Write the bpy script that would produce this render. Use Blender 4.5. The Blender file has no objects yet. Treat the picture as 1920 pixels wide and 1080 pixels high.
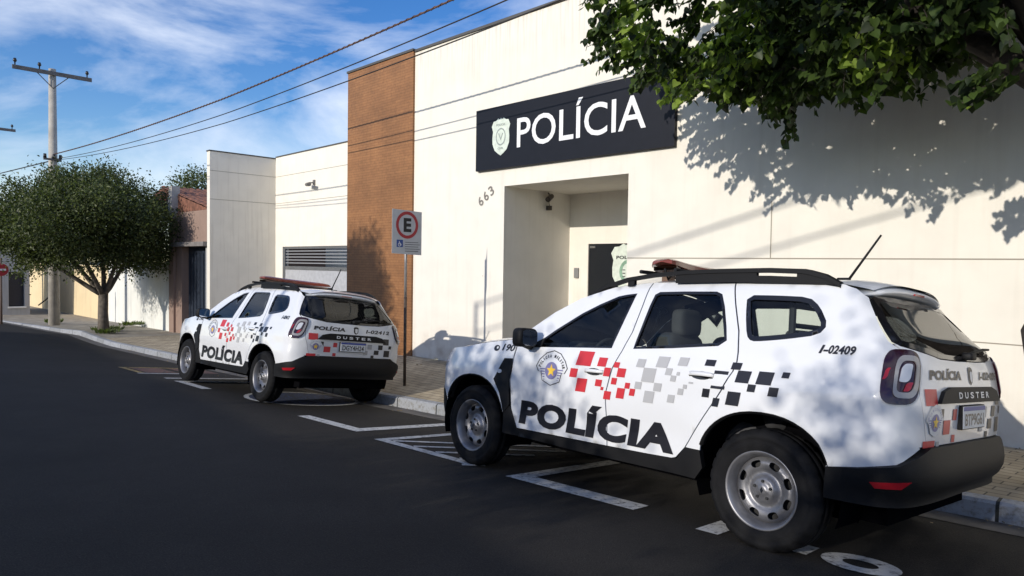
import bpy, bmesh, math, random
import numpy as np
from mathutils import Vector, Matrix, noise
from mathutils.geometry import delaunay_2d_cdt
rad = math.radians
random.seed(7)
scn = bpy.context.scene
col = scn.collection

# ------------------------------------------------------------------ camera
CF, CYAW, CPIT, CROL = 1271.48, -0.787272, 0.0334189, 0.0147104
def cam_axes():
    fwd = Vector((math.cos(CYAW), math.sin(CYAW), 0)); right = Vector((math.sin(CYAW), -math.cos(CYAW), 0)); up = Vector((0, 0, 1))
    f2 = fwd*math.cos(CPIT) - up*math.sin(CPIT); u2 = up*math.cos(CPIT) + fwd*math.sin(CPIT)
    r3 = right*math.cos(CROL) + u2*math.sin(CROL); u3 = u2*math.cos(CROL) - right*math.sin(CROL)
    return r3, u3, f2
cr, cu, cf = cam_axes()
cd = bpy.data.cameras.new('camera'); cam = bpy.data.objects.new('camera', cd); col.objects.link(cam)
cam.matrix_world = Matrix(((cr.x, cu.x, -cf.x, 0), (cr.y, cu.y, -cf.y, 0), (cr.z, cu.z, -cf.z, 0), (0, 0, 0, 1)))
cd.sensor_width = 36; cd.lens = CF/1920*36; cd.clip_start = 0.05; cd.clip_end = 2000
scn.camera = cam
# ------------------------------------------------------------------ light
SUN_EL = rad(19.5); SUN_DIR = Vector((-0.035, 1.0, 0)).normalized()      # horizontal direction towards the sun
w = bpy.data.worlds.new('World'); scn.world = w; w.use_nodes = True
nt = w.node_tree; nt.nodes.clear()
wo = nt.nodes.new('ShaderNodeOutputWorld'); bg = nt.nodes.new('ShaderNodeBackground')
sky = nt.nodes.new('ShaderNodeTexSky'); sky.sky_type = 'NISHITA'; sky.sun_disc = False
sky.sun_elevation = SUN_EL; sky.sun_rotation = math.atan2(SUN_DIR.x, SUN_DIR.y)
sky.air_density = 1.0; sky.dust_density = 0.3; sky.ozone_density = 2.5
tc = nt.nodes.new('ShaderNodeTexCoord'); mp = nt.nodes.new('ShaderNodeMapping')
mp.inputs['Rotation'].default_value = (0.0, 0.0, rad(-20)); mp.inputs['Scale'].default_value = (0.9, 1.9, 5.2)
nz = nt.nodes.new('ShaderNodeTexNoise'); nz.inputs['Scale'].default_value = 1.5; nz.inputs['Detail'].default_value = 9; nz.inputs['Roughness'].default_value = 0.58
nz.inputs['Distortion'].default_value = 0.5
rp = nt.nodes.new('ShaderNodeValToRGB'); rp.color_ramp.elements[0].position = 0.41; rp.color_ramp.elements[1].position = 0.72
rp.color_ramp.elements[0].color = (0, 0, 0, 1); rp.color_ramp.elements[1].color = (0.85, 0.85, 0.85, 1)
mx = nt.nodes.new('ShaderNodeMixRGB'); mx.inputs[2].default_value = (6.2, 6.6, 7.4, 1)
hsv = nt.nodes.new('ShaderNodeHueSaturation'); hsv.inputs['Saturation'].default_value = 1.35; hsv.inputs['Hue'].default_value = 0.515; hsv.inputs['Value'].default_value = 1.0
L = nt.links.new
L(tc.outputs['Generated'], mp.inputs[0]); L(mp.outputs[0], nz.inputs['Vector']); L(nz.outputs[0], rp.inputs[0])
L(sky.outputs[0], hsv.inputs['Color']); L(hsv.outputs[0], mx.inputs[1]); L(rp.outputs[0], mx.inputs[0]); L(mx.outputs[0], bg.inputs[0]); L(bg.outputs[0], wo.inputs[0])
bg.inputs[1].default_value = 0.15
sl = bpy.data.lights.new('sun', 'SUN'); sl.energy = 3.35; sl.angle = rad(0.5); sl.color = (1.0, 0.935, 0.83)
so = bpy.data.objects.new('sun', sl); col.objects.link(so)
sd = Vector((SUN_DIR.x*math.cos(SUN_EL), SUN_DIR.y*math.cos(SUN_EL), math.sin(SUN_EL)))
so.rotation_euler = sd.to_track_quat('Z', 'Y').to_euler()
scn.view_settings.view_transform = 'Standard'; scn.view_settings.look = 'None'
scn.view_settings.exposure = 0.14; scn.view_settings.gamma = 1.0

# ------------------------------------------------------------------ helpers
def M(name, colr, rough=0.6, metal=0.0, var=0.0, vs=8.0, bump=0.0, bs=60.0, coat=0.0, spec=0.5, back=None, emis=None):
    m = bpy.data.materials.new(name); m.use_nodes = True; n = m.node_tree.nodes; l = m.node_tree.links
    b = n['Principled BSDF']; b.inputs['Base Color'].default_value = (*colr, 1); b.inputs['Roughness'].default_value = rough
    b.inputs['Metallic'].default_value = metal; b.inputs['Coat Weight'].default_value = coat; b.inputs['Coat Roughness'].default_value = 0.05
    b.inputs['Specular IOR Level'].default_value = spec
    t = n.new('ShaderNodeTexCoord')
    last = None
    if var > 0:
        z = n.new('ShaderNodeTexNoise'); z.inputs['Scale'].default_value = vs; z.inputs['Detail'].default_value = 6
        r = n.new('ShaderNodeMapRange'); r.inputs[1].default_value = 0.3; r.inputs[2].default_value = 0.7
        r.inputs[3].default_value = 1-var; r.inputs[4].default_value = 1+var
        x = n.new('ShaderNodeMixRGB'); x.blend_type = 'MULTIPLY'; x.inputs[0].default_value = 1; x.inputs[1].default_value = (*colr, 1)
        l.new(t.outputs['Object'], z.inputs['Vector']); l.new(z.outputs[0], r.inputs[0]); l.new(r.outputs[0], x.inputs[2]); last = x.outputs[0]
    if back is not None:
        g = n.new('ShaderNodeNewGeometry'); y = n.new('ShaderNodeMixRGB'); y.inputs[2].default_value = (*back, 1)
        if last: l.new(last, y.inputs[1])
        else: y.inputs[1].default_value = (*colr, 1)
        l.new(g.outputs['Backfacing'], y.inputs[0]); last = y.outputs[0]
    if last: l.new(last, b.inputs['Base Color'])
    if bump > 0:
        z = n.new('ShaderNodeTexNoise'); z.inputs['Scale'].default_value = bs; z.inputs['Detail'].default_value = 5
        u = n.new('ShaderNodeBump'); u.inputs['Strength'].default_value = bump; u.inputs['Distance'].default_value = 0.01
        l.new(t.outputs['Object'], z.inputs['Vector']); l.new(z.outputs[0], u.inputs['Height']); l.new(u.outputs[0], b.inputs['Normal'])
    return m
def glass_mat(name, tint, refl=0.08, dark=0.0):
    m = bpy.data.materials.new(name); m.use_nodes = True; n = m.node_tree.nodes; l = m.node_tree.links; n.clear()
    o = n.new('ShaderNodeOutputMaterial'); tr = n.new('ShaderNodeBsdfTransparent'); tr.inputs[0].default_value = (*tint, 1)
    gl = n.new('ShaderNodeBsdfGlossy'); gl.inputs['Roughness'].default_value = 0.02
    fr = n.new('ShaderNodeFresnel'); fr.inputs[0].default_value = 1.5; mix = n.new('ShaderNodeMixShader')
    l.new(fr.outputs[0], mix.inputs[0]); l.new(tr.outputs[0], mix.inputs[1]); l.new(gl.outputs[0], mix.inputs[2]); l.new(mix.outputs[0], o.inputs[0])
    return m
def tag(o, label=None, cat=None, group=None, kind=None):
    if label: o['label'] = label
    if cat: o['category'] = cat
    if group: o['group'] = group
    if kind: o['kind'] = kind
    return o
def empty(name, loc=(0, 0, 0)):
    o = bpy.data.objects.new(name, None); o.location = loc; o.empty_display_size = 0.1; col.objects.link(o); return o
class MB:
    def __init__(s): s.v = []; s.f = []; s.mi = []; s.cur = 0
    def add(s, vs, fs):
        b = len(s.v); s.v += [tuple(p) for p in vs]; s.f += [tuple(i+b for i in f) for f in fs]; s.mi += [s.cur]*len(fs)
    def box(s, a, b):
        x0, y0, z0 = a; x1, y1, z1 = b
        x0, x1 = min(x0, x1), max(x0, x1); y0, y1 = min(y0, y1), max(y0, y1); z0, z1 = min(z0, z1), max(z0, z1)
        s.add([(x0,y0,z0),(x1,y0,z0),(x1,y1,z0),(x0,y1,z0),(x0,y0,z1),(x1,y0,z1),(x1,y1,z1),(x0,y1,z1)],
              [(0,3,2,1),(4,5,6,7),(0,1,5,4),(1,2,6,5),(2,3,7,6),(3,0,4,7)])
    def quad(s, *p): s.add(p, [tuple(range(len(p)))])
    def tube(s, pts, r, n=8, cap=True):
        pts = [Vector(p) for p in pts]; rs = r if isinstance(r, (list, tuple)) else [r]*len(pts)
        ref = None; rings = []
        for i, p in enumerate(pts):
            d = (pts[min(i+1, len(pts)-1)]-pts[max(i-1, 0)]).normalized()
            if ref is None: ref = d.orthogonal().normalized()
            ref = (ref-d*ref.dot(d)); ref = ref.normalized() if ref.length > 1e-6 else d.orthogonal().normalized()
            q = d.cross(ref)
            rings.append([p+(ref*math.cos(2*math.pi*k/n)+q*math.sin(2*math.pi*k/n))*rs[i] for k in range(n)])
        vs = [v for g in rings for v in g]; fs = []
        for i in range(len(pts)-1):
            for k in range(n): fs.append((i*n+k, i*n+(k+1) % n, (i+1)*n+(k+1) % n, (i+1)*n+k))
        if cap: fs += [tuple(range(n))[::-1], tuple(range((len(pts)-1)*n, len(pts)*n))]
        s.add(vs, fs)
    def obj(s, name, mat=None, parent=None, smooth=False, bevel=0, sub=0, clean=False):
        me = bpy.data.meshes.new(name); me.from_pydata(s.v, [], s.f); me.update()
        mats = mat if isinstance(mat, (list, tuple)) else [mat]
        for m in mats:
            if m: me.materials.append(m)
        if len(mats) > 1: me.polygons.foreach_set('material_index', s.mi)
        if clean:
            bm = bmesh.new(); bm.from_mesh(me); bmesh.ops.remove_doubles(bm, verts=bm.verts, dist=1e-5); bmesh.ops.recalc_face_normals(bm, faces=bm.faces); bm.to_mesh(me); bm.free()
        if smooth: me.polygons.foreach_set('use_smooth', [True]*len(me.polygons))
        o = bpy.data.objects.new(name, me); col.objects.link(o)
        if parent: o.parent = parent
        if bevel:
            md = o.modifiers.new('bevel', 'BEVEL'); md.width = bevel; md.segments = 2; md.limit_method = 'ANGLE'
        if sub:
            md = o.modifiers.new('sub', 'SUBSURF'); md.levels = sub; md.render_levels = sub
        return o
def interp(x, xs, ys): return float(np.interp(x, xs, ys))
def inpoly(p, poly):
    x, y = p; c = False; j = len(poly)-1
    for i in range(len(poly)):
        xi, yi = poly[i]; xj, yj = poly[j]
        if (yi > y) != (yj > y) and x < (xj-xi)*(y-yi)/(yj-yi)+xi: c = not c
        j = i
    return c
def dens(poly, step):
    out = []
    for i in range(len(poly)):
        a = poly[i]; b = poly[(i+1) % len(poly)]; n = max(1, int(math.ceil(math.dist(a, b)/step)))
        for k in range(n): out.append((a[0]+(b[0]-a[0])*k/n, a[1]+(b[1]-a[1])*k/n))
    return out
def chaikin(poly, it=2, keep=()):
    for _ in range(it):
        o = []
        for i in range(len(poly)):
            a = poly[i]; b = poly[(i+1) % len(poly)]
            o += [(a[0]*.78+b[0]*.22, a[1]*.78+b[1]*.22), (a[0]*.22+b[0]*.78, a[1]*.22+b[1]*.78)]
        poly = o
    return poly
def tess(outer, holes=(), step=0.05, bstep=None):
    """2D tessellation of a polygon with holes: dense lattice inside, returns verts, tris, boundary loops"""
    bstep = bstep or step
    loops = [dens(outer, bstep)]+[dens(h, bstep) for h in holes]
    pts = []; edges = []; lidx = []
    for lp in loops:
        b = len(pts); n = len(lp); pts += lp; edges += [(b+i, b+(i+1) % n) for i in range(n)]; lidx.append((b, n))
    bp = np.array(pts)
    x0, y0 = bp.min(0); x1, y1 = bp.max(0)
    nx = int((x1-x0)/step)+1; ny = int((y1-y0)/step)+1
    for i in range(1, nx):
        for j in range(1, ny):
            p = (x0+i*step, y0+j*step)
            if np.min((bp[:, 0]-p[0])**2+(bp[:, 1]-p[1])**2) < (step*0.42)**2: continue
            if inpoly(p, loops[0]) and not any(inpoly(p, h) for h in loops[1:]): pts.append(p)
    r = delaunay_2d_cdt([Vector(p) for p in pts], edges, [], 0, 1e-6)
    V = [tuple(p) for p in r[0]]; F = []
    for f in r[2]:
        c = (sum(V[i][0] for i in f)/3, sum(V[i][1] for i in f)/3)
        a = V[f[0]]; b = V[f[1]]; d = V[f[2]]
        ar = (b[0]-a[0])*(d[1]-a[1])-(b[1]-a[1])*(d[0]-a[0])
        if abs(ar) < 1e-9: continue
        if inpoly(c, loops[0]) and not any(inpoly(c, h) for h in loops[1:]): F.append(tuple(f) if ar > 0 else tuple(f)[::-1])
    return V, F, loops
def panel(name, outer, holes, fn, mat, parent, thick=0.012, step=0.05, off=0.0, flip=False, smooth=True, bstep=None):
    """fn(u,v,off)->xyz ; front sheet + rim going inwards by thick"""
    V, F, loops = tess(outer, holes, step, bstep)
    m = MB(); vs = [fn(p[0], p[1], off) for p in V]
    if flip: F = [f[::-1] for f in F]
    m.add(vs, F); nfront = len(F)
    if thick > 0:
        for li, lp in enumerate(loops):
            n = len(lp); a = [fn(p[0], p[1], off) for p in lp]; b = [fn(p[0], p[1], off-thick) for p in lp]
            ar = sum(lp[i][0]*lp[(i+1) % n][1]-lp[(i+1) % n][0]*lp[i][1] for i in range(n))
            rev = (ar < 0) ^ (li > 0) ^ flip
            fs = [((i+1) % n, i, n+i, n+(i+1) % n) if not rev else (i, (i+1) % n, n+(i+1) % n, n+i) for i in range(n)]
            m.add(a+b, fs)
    o = m.obj(name, mat, parent)
    if smooth:
        sm = [i < nfront for i in range(len(o.data.polygons))]; o.data.polygons.foreach_set('use_smooth', sm)
    return o
_tc = {}
def text2d(s, bold=0.0, shear=0.0, narrow=None):
    """text as a triangulated 2D mesh normalised to its own box"""
    k = (s, bold, shear)
    if k in _tc: return _tc[k]
    cu_ = bpy.data.curves.new('t', 'FONT'); cu_.body = s; cu_.size = 1; cu_.offset = bold; cu_.shear = shear; cu_.resolution_u = 4; cu_.space_character = 1.0+bold*1.6
    ob = bpy.data.objects.new('t', cu_); col.objects.link(ob)
    dg = bpy.context.evaluated_depsgraph_get(); me = bpy.data.meshes.new_from_object(ob.evaluated_get(dg))
    V = np.array([v.co[:2] for v in me.vertices]); Fs = [tuple(p.vertices) for p in me.polygons]
    bpy.data.objects.remove(ob); bpy.data.curves.remove(cu_); bpy.data.meshes.remove(me)
    mn = V.min(0); mxx = V.max(0); V = (V-mn)/(mxx-mn); _tc[k] = (V, Fs, (mxx-mn)[0]/(mxx-mn)[1]); return _tc[k]
def text_on(m, s, fn, box, bold=0.0, shear=0.0, flipx=False, off=0.003, cut=0.0):
    """box=(u0,v0,u1,v1) corners of the text"""
    V, Fs, _ = text2d(s, bold, shear); u0, v0, u1, v1 = box
    P = [(u0+(u1-u0)*p[0], v0+(v1-v0)*p[1]) for p in V]
    if cut > 0:
        bm = bmesh.new(); bv = [bm.verts.new((p[0], p[1], 0)) for p in P]
        for f in Fs:
            try: bm.faces.new([bv[i] for i in f])
            except ValueError: pass
        for ax in (0, 1):
            lo = min(p[ax] for p in P); hi = max(p[ax] for p in P); k = lo+cut
            while k < hi:
                co = [0, 0, 0]; no = [0, 0, 0]; co[ax] = k; no[ax] = 1
                bmesh.ops.bisect_plane(bm, geom=bm.verts[:]+bm.edges[:]+bm.faces[:], plane_co=co, plane_no=no); k += cut
        bm.verts.index_update(); P = [(v.co.x, v.co.y) for v in bm.verts]; Fs = [tuple(v.index for v in f.verts) for f in bm.faces]; bm.free()
    m.add([fn(p[0], p[1], off) for p in P], Fs)
def gobj(name, verts, faces, mat, parent=None, smooth=False):
    m = MB(); m.add(verts, faces); return m.obj(name, mat, parent, smooth)

# ------------------------------------------------------------------ materials
m_dark = M('dark_void', (0.004, 0.004, 0.005), 0.95, spec=0)
m_conc = M('concrete', (0.36, 0.34, 0.31), 0.9, var=0.18, vs=6, bump=0.4, bs=40)
m_steel = M('grey_paint_steel', (0.16, 0.165, 0.17), 0.5, 0.3, var=0.15, vs=20)
m_white = M('white_paint', (0.78, 0.77, 0.74), 0.55, var=0.05)

def stucco(name, base, stain, streak=0.5, vs=1.0, dirt=False):
    m = bpy.data.materials.new(name); m.use_nodes = True; n = m.node_tree.nodes; l = m.node_tree.links; b = n['Principled BSDF']
    b.inputs['Roughness'].default_value = 0.85; b.inputs['Specular IOR Level'].default_value = 0.2
    t = n.new('ShaderNodeTexCoord')
    mp1 = n.new('ShaderNodeMapping'); mp1.inputs['Scale'].default_value = (7.0, 7.0, 0.35)
    z1 = n.new('ShaderNodeTexNoise'); z1.inputs['Scale'].default_value = 1.4; z1.inputs['Detail'].default_value = 7
    r1 = n.new('ShaderNodeValToRGB'); r1.color_ramp.elements[0].position = 0.52; r1.color_ramp.elements[1].position = 0.80
    z2 = n.new('ShaderNodeTexNoise'); z2.inputs['Scale'].default_value = 0.7*vs; z2.inputs['Detail'].default_value = 5
    mu = n.new('ShaderNodeMath'); mu.operation = 'MULTIPLY'
    mu2 = n.new('ShaderNodeMath'); mu2.operation = 'MULTIPLY'; mu2.inputs[1].default_value = streak
    x = n.new('ShaderNodeMixRGB'); x.inputs[1].default_value = (*base, 1); x.inputs[2].default_value = (*stain, 1)
    z3 = n.new('ShaderNodeTexNoise'); z3.inputs['Scale'].default_value = 2.5; z3.inputs['Detail'].default_value = 8
    r3 = n.new('ShaderNodeMapRange'); r3.inputs[1].default_value = .3; r3.inputs[2].default_value = .7; r3.inputs[3].default_value = .95; r3.inputs[4].default_value = 1.03
    x2 = n.new('ShaderNodeMixRGB'); x2.blend_type = 'MULTIPLY'; x2.inputs[0].default_value = 1
    z4 = n.new('ShaderNodeTexNoise'); z4.inputs['Scale'].default_value = 90; z4.inputs['Detail'].default_value = 4
    bu = n.new('ShaderNodeBump'); bu.inputs['Strength'].default_value = 0.25; bu.inputs['Distance'].default_value = 0.004
    l.new(t.outputs['Object'], mp1.inputs[0]); l.new(mp1.outputs[0], z1.inputs['Vector']); l.new(z1.outputs[0], r1.inputs[0])
    l.new(t.outputs['Object'], z2.inputs['Vector']); l.new(r1.outputs[0], mu.inputs[0]); l.new(z2.outputs[0], mu.inputs[1])
    l.new(mu.outputs[0], mu2.inputs[0]); l.new(mu2.outputs[0], x.inputs[0])
    l.new(t.outputs['Object'], z3.inputs['Vector']); l.new(z3.outputs[0], r3.inputs[0]); l.new(x.outputs[0], x2.inputs[1]); l.new(r3.outputs[0], x2.inputs[2])
    last = x2.outputs[0]
    if dirt:      # splash dirt along the foot of the wall and drips under the coping
        sx = n.new('ShaderNodeSeparateXYZ'); l.new(t.outputs['Object'], sx.inputs[0])
        for (a0, a1, cc_, k_) in ((.75, -.05, (0.36, 0.27, 0.19), .8), (5.0, 6.1, (0.46, 0.42, 0.36), .7)):
            q1 = n.new('ShaderNodeMapRange'); q1.inputs[1].default_value = a0; q1.inputs[2].default_value = a1; q1.inputs[3].default_value = 0; q1.inputs[4].default_value = k_
            q2 = n.new('ShaderNodeMath'); q2.operation = 'MULTIPLY'; q3 = n.new('ShaderNodeTexNoise'); q3.inputs['Scale'].default_value = 3.0; q3.inputs['Detail'].default_value = 9
            q4 = n.new('ShaderNodeMapRange'); q4.inputs[1].default_value = .45; q4.inputs[2].default_value = .75
            l.new(sx.outputs[2], q1.inputs[0]); l.new(mp1.outputs[0] if a0 > 1 else t.outputs['Object'], q3.inputs['Vector']); l.new(q3.outputs[0], q4.inputs[0]); l.new(q1.outputs[0], q2.inputs[0]); l.new(q4.outputs[0], q2.inputs[1])
            q5 = n.new('ShaderNodeMixRGB'); q5.inputs[2].default_value = (*cc_, 1); l.new(last, q5.inputs[1]); l.new(q2.outputs[0], q5.inputs[0]); last = q5.outputs[0]
    l.new(last, b.inputs['Base Color'])
    l.new(t.outputs['Object'], z4.inputs['Vector']); l.new(z4.outputs[0], bu.inputs['Height']); l.new(bu.outputs[0], b.inputs['Normal'])
    return m
m_wall = stucco('cream_stucco', (0.79, 0.75, 0.67), (0.58, 0.52, 0.44), 0.45, dirt=True)
m_wall_side = stucco('side_stucco', (0.76, 0.72, 0.64), (0.45, 0.40, 0.33), 0.6)
m_cream = stucco('yellow_stucco', (0.74, 0.60, 0.38), (0.40, 0.33, 0.24), 0.6)
m_lime = stucco('whitewash', (0.76, 0.76, 0.72), (0.35, 0.34, 0.31), 0.7)
m_pink = stucco('pinkish_plaster', (0.30, 0.21, 0.17), (0.16, 0.13, 0.12), 0.9)
m_greyw = stucco('grey_plaster', (0.42, 0.42, 0.42), (0.22, 0.22, 0.22), 0.8)

def brown_mat():
    m = bpy.data.materials.new('brown_cladding'); m.use_nodes = True; n = m.node_tree.nodes; l = m.node_tree.links; b = n['Principled BSDF']
    b.inputs['Roughness'].default_value = 0.6
    t = n.new('ShaderNodeTexCoord'); mp1 = n.new('ShaderNodeMapping'); mp1.inputs['Rotation'].default_value = (rad(90), 0, 0)
    br = n.new('ShaderNodeTexBrick'); br.inputs['Scale'].default_value = 1.0; br.inputs['Brick Width'].default_value = 0.30; br.inputs['Row Height'].default_value = 0.055
    br.inputs['Mortar Size'].default_value = 0.004; br.inputs['Color1'].default_value = (0.30, 0.138, 0.052, 1); br.inputs['Color2'].default_value = (0.265, 0.120, 0.045, 1); br.inputs['Mortar'].default_value = (0.19, 0.075, 0.024, 1)
    z = n.new('ShaderNodeTexNoise'); z.inputs['Scale'].default_value = 1.3; z.inputs['Detail'].default_value = 8
    mr = n.new('ShaderNodeMapRange'); mr.inputs[1].default_value = .3; mr.inputs[2].default_value = .7; mr.inputs[3].default_value = .78; mr.inputs[4].default_value = 1.15
    x = n.new('ShaderNodeMixRGB'); x.blend_type = 'MULTIPLY'; x.inputs[0].default_value = 1
    l.new(t.outputs['Object'], mp1.inputs[0]); l.new(mp1.outputs[0], br.inputs['Vector']); l.new(t.outputs['Object'], z.inputs['Vector']); l.new(z.outputs[0], mr.inputs[0])
    l.new(br.outputs[0], x.inputs[1]); l.new(mr.outputs[0], x.inputs[2])
    zg = n.new('ShaderNodeTexNoise'); zg.inputs['Scale'].default_value = 16; zg.inputs['Detail'].default_value = 8; zg.inputs['Roughness'].default_value = .7; l.new(t.outputs['Object'], zg.inputs['Vector'])
    mg = n.new('ShaderNodeMapRange'); mg.inputs[1].default_value = .35; mg.inputs[2].default_value = .65; mg.inputs[3].default_value = .85; mg.inputs[4].default_value = 1.12; l.new(zg.outputs[0], mg.inputs[0])
    xg = n.new('ShaderNodeMixRGB'); xg.blend_type = 'MULTIPLY'; xg.inputs[0].default_value = 1; l.new(x.outputs[0], xg.inputs[1]); l.new(mg.outputs[0], xg.inputs[2]); l.new(xg.outputs[0], b.inputs['Base Color'])
    bu = n.new('ShaderNodeBump'); bu.inputs['Strength'].default_value = 0.3; bu.inputs['Distance'].default_value = 0.003; bu.invert = True
    l.new(br.outputs['Fac'], bu.inputs['Height']); l.new(bu.outputs[0], b.inputs['Normal'])
    return m
m_brown = brown_mat()
def paver_mat():
    m = bpy.data.materials.new('concrete_pavers'); m.use_nodes = True; n = m.node_tree.nodes; l = m.node_tree.links; b = n['Principled BSDF']
    b.inputs['Roughness'].default_value = 0.9
    t = n.new('ShaderNodeTexCoord'); mp1 = n.new('ShaderNodeMapping'); mp1.inputs['Rotation'].default_value = (0, 0, rad(3))
    br = n.new('ShaderNodeTexBrick'); br.inputs['Scale'].default_value = 1.0; br.inputs['Brick Width'].default_value = 0.24; br.inputs['Row Height'].default_value = 0.12
    br.inputs['Mortar Size'].default_value = 0.006; br.inputs['Color1'].default_value = (0.44, 0.37, 0.26, 1); br.inputs['Color2'].default_value = (0.35, 0.29, 0.20, 1); br.inputs['Mortar'].default_value = (0.11, 0.09, 0.065, 1)
    z = n.new('ShaderNodeTexNoise'); z.inputs['Scale'].default_value = 2.3; z.inputs['Detail'].default_value = 8
    mr = n.new('ShaderNodeMapRange'); mr.inputs[1].default_value = .3; mr.inputs[2].default_value = .7; mr.inputs[3].default_value = .7; mr.inputs[4].default_value = 1.2
    x = n.new('ShaderNodeMixRGB'); x.blend_type = 'MULTIPLY'; x.inputs[0].default_value = 1
    l.new(t.outputs['Object'], mp1.inputs[0]); l.new(mp1.outputs[0], br.inputs['Vector']); l.new(t.outputs['Object'], z.inputs['Vector']); l.new(z.outputs[0], mr.inputs[0])
    l.new(br.outputs[0], x.inputs[1]); l.new(mr.outputs[0], x.inputs[2]); l.new(x.outputs[0], b.inputs['Base Color'])
    bu = n.new('ShaderNodeBump'); bu.inputs['Strength'].default_value = 0.6; bu.inputs['Distance'].default_value = 0.006; bu.invert = True
    l.new(br.outputs['Fac'], bu.inputs['Height']); l.new(bu.outputs[0], b.inputs['Normal'])
    return m
m_paver = paver_mat()
def asphalt_mat():
    m = bpy.data.materials.new('asphalt'); m.use_nodes = True; n = m.node_tree.nodes; l = m.node_tree.links; b = n['Principled BSDF']
    b.inputs['Roughness'].default_value = 0.85; b.inputs['Specular IOR Level'].default_value = 0.25
    t = n.new('ShaderNodeTexCoord'); z = n.new('ShaderNodeTexNoise'); z.inputs['Scale'].default_value = 120; z.inputs['Detail'].default_value = 3
    z2 = n.new('ShaderNodeTexNoise'); z2.inputs['Scale'].default_value = 0.9; z2.inputs['Detail'].default_value = 9; z2.inputs['Roughness'].default_value = 0.65
    r = n.new('ShaderNodeValToRGB'); r.color_ramp.elements[0].color = (0.0125, 0.0112, 0.0100, 1); r.color_ramp.elements[1].color = (0.038, 0.034, 0.030, 1)
    r.color_ramp.elements[0].position = 0.3; r.color_ramp.elements[1].position = 0.8
    mr = n.new('ShaderNodeMapRange'); mr.inputs[1].default_value = .3; mr.inputs[2].default_value = .7; mr.inputs[3].default_value = .7; mr.inputs[4].default_value = 1.25
    x = n.new('ShaderNodeMixRGB'); x.blend_type = 'MULTIPLY'; x.inputs[0].default_value = 1
    l.new(t.outputs['Object'], z.inputs['Vector']); l.new(t.outputs['Object'], z2.inputs['Vector']); l.new(z.outputs[0], r.inputs[0]); l.new(z2.outputs[0], mr.inputs[0])
    l.new(r.outputs[0], x.inputs[1]); l.new(mr.outputs[0], x.inputs[2])
    vo = n.new('ShaderNodeTexVoronoi'); vo.feature = 'DISTANCE_TO_EDGE'; vo.inputs['Scale'].default_value = .55
    dn = n.new('ShaderNodeTexNoise'); dn.inputs['Scale'].default_value = 1.6; dn.inputs['Detail'].default_value = 6
    ad = n.new('ShaderNodeMixRGB'); ad.blend_type = 'ADD'; ad.inputs[0].default_value = .8; l.new(t.outputs['Object'], ad.inputs[1]); l.new(dn.outputs[1], ad.inputs[2]); l.new(ad.outputs[0], vo.inputs['Vector'])
    cr_ = n.new('ShaderNodeMapRange'); cr_.inputs[1].default_value = .004; cr_.inputs[2].default_value = .012; cr_.inputs[3].default_value = .45; cr_.inputs[4].default_value = 1
    l.new(vo.outputs['Distance'], cr_.inputs[0]); x3 = n.new('ShaderNodeMixRGB'); x3.blend_type = 'MULTIPLY'; x3.inputs[0].default_value = .8; l.new(x.outputs[0], x3.inputs[1]); cr_.inputs[3].default_value = 1.0; l.new(cr_.outputs[0], x3.inputs[2])
    sp_ = n.new('ShaderNodeTexVoronoi'); sp_.inputs['Scale'].default_value = 75; l.new(t.outputs['Object'], sp_.inputs['Vector'])
    sr = n.new('ShaderNodeMapRange'); sr.inputs[1].default_value = .10; sr.inputs[2].default_value = .22; sr.inputs[3].default_value = 2.4; sr.inputs[4].default_value = 1
    l.new(sp_.outputs['Distance'], sr.inputs[0]); x4 = n.new('ShaderNodeMixRGB'); x4.blend_type = 'MULTIPLY'; x4.inputs[0].default_value = 1; l.new(x3.outputs[0], x4.inputs[1]); l.new(sr.outputs[0], x4.inputs[2]); l.new(x4.outputs[0], b.inputs['Base Color'])
    bu = n.new('ShaderNodeBump'); bu.inputs['Strength'].default_value = 0.55; bu.inputs['Distance'].default_value = 0.006
    l.new(z.outputs[0], bu.inputs['Height']); l.new(bu.outputs[0], b.inputs['Normal'])
    return m
m_asph = asphalt_mat()
def worn_paint(name, colr, wear=0.45, under=(0.035, 0.035, 0.037)):
    m = bpy.data.materials.new(name); m.use_nodes = True; n = m.node_tree.nodes; l = m.node_tree.links; b = n['Principled BSDF']
    b.inputs['Roughness'].default_value = 0.8
    t = n.new('ShaderNodeTexCoord'); z = n.new('ShaderNodeTexNoise'); z.inputs['Scale'].default_value = 22; z.inputs['Detail'].default_value = 9; z.inputs['Roughness'].default_value = 0.7
    r = n.new('ShaderNodeValToRGB'); r.color_ramp.elements[0].position = wear-0.06; r.color_ramp.elements[1].position = wear+0.12
    r.color_ramp.elements[0].color = (*under, 1); r.color_ramp.elements[1].color = (*colr, 1)
    l.new(t.outputs['Object'], z.inputs['Vector']); l.new(z.outputs[0], r.inputs[0]); l.new(r.outputs[0], b.inputs['Base Color'])
    return m
m_line = worn_paint('worn_white_line', (0.55, 0.55, 0.54), 0.38)
m_line_y = worn_paint('worn_yellow_line', (0.5, 0.36, 0.12), 0.45)
m_line_r = worn_paint('worn_red_paint', (0.22, 0.07, 0.045), 0.5)
m_blue = worn_paint('worn_blue_paint', (0.05, 0.09, 0.25), 0.5)
m_kerb = worn_paint('kerb_paint', (0.38, 0.40, 0.44), 0.40, (0.24, 0.23, 0.21))

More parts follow.
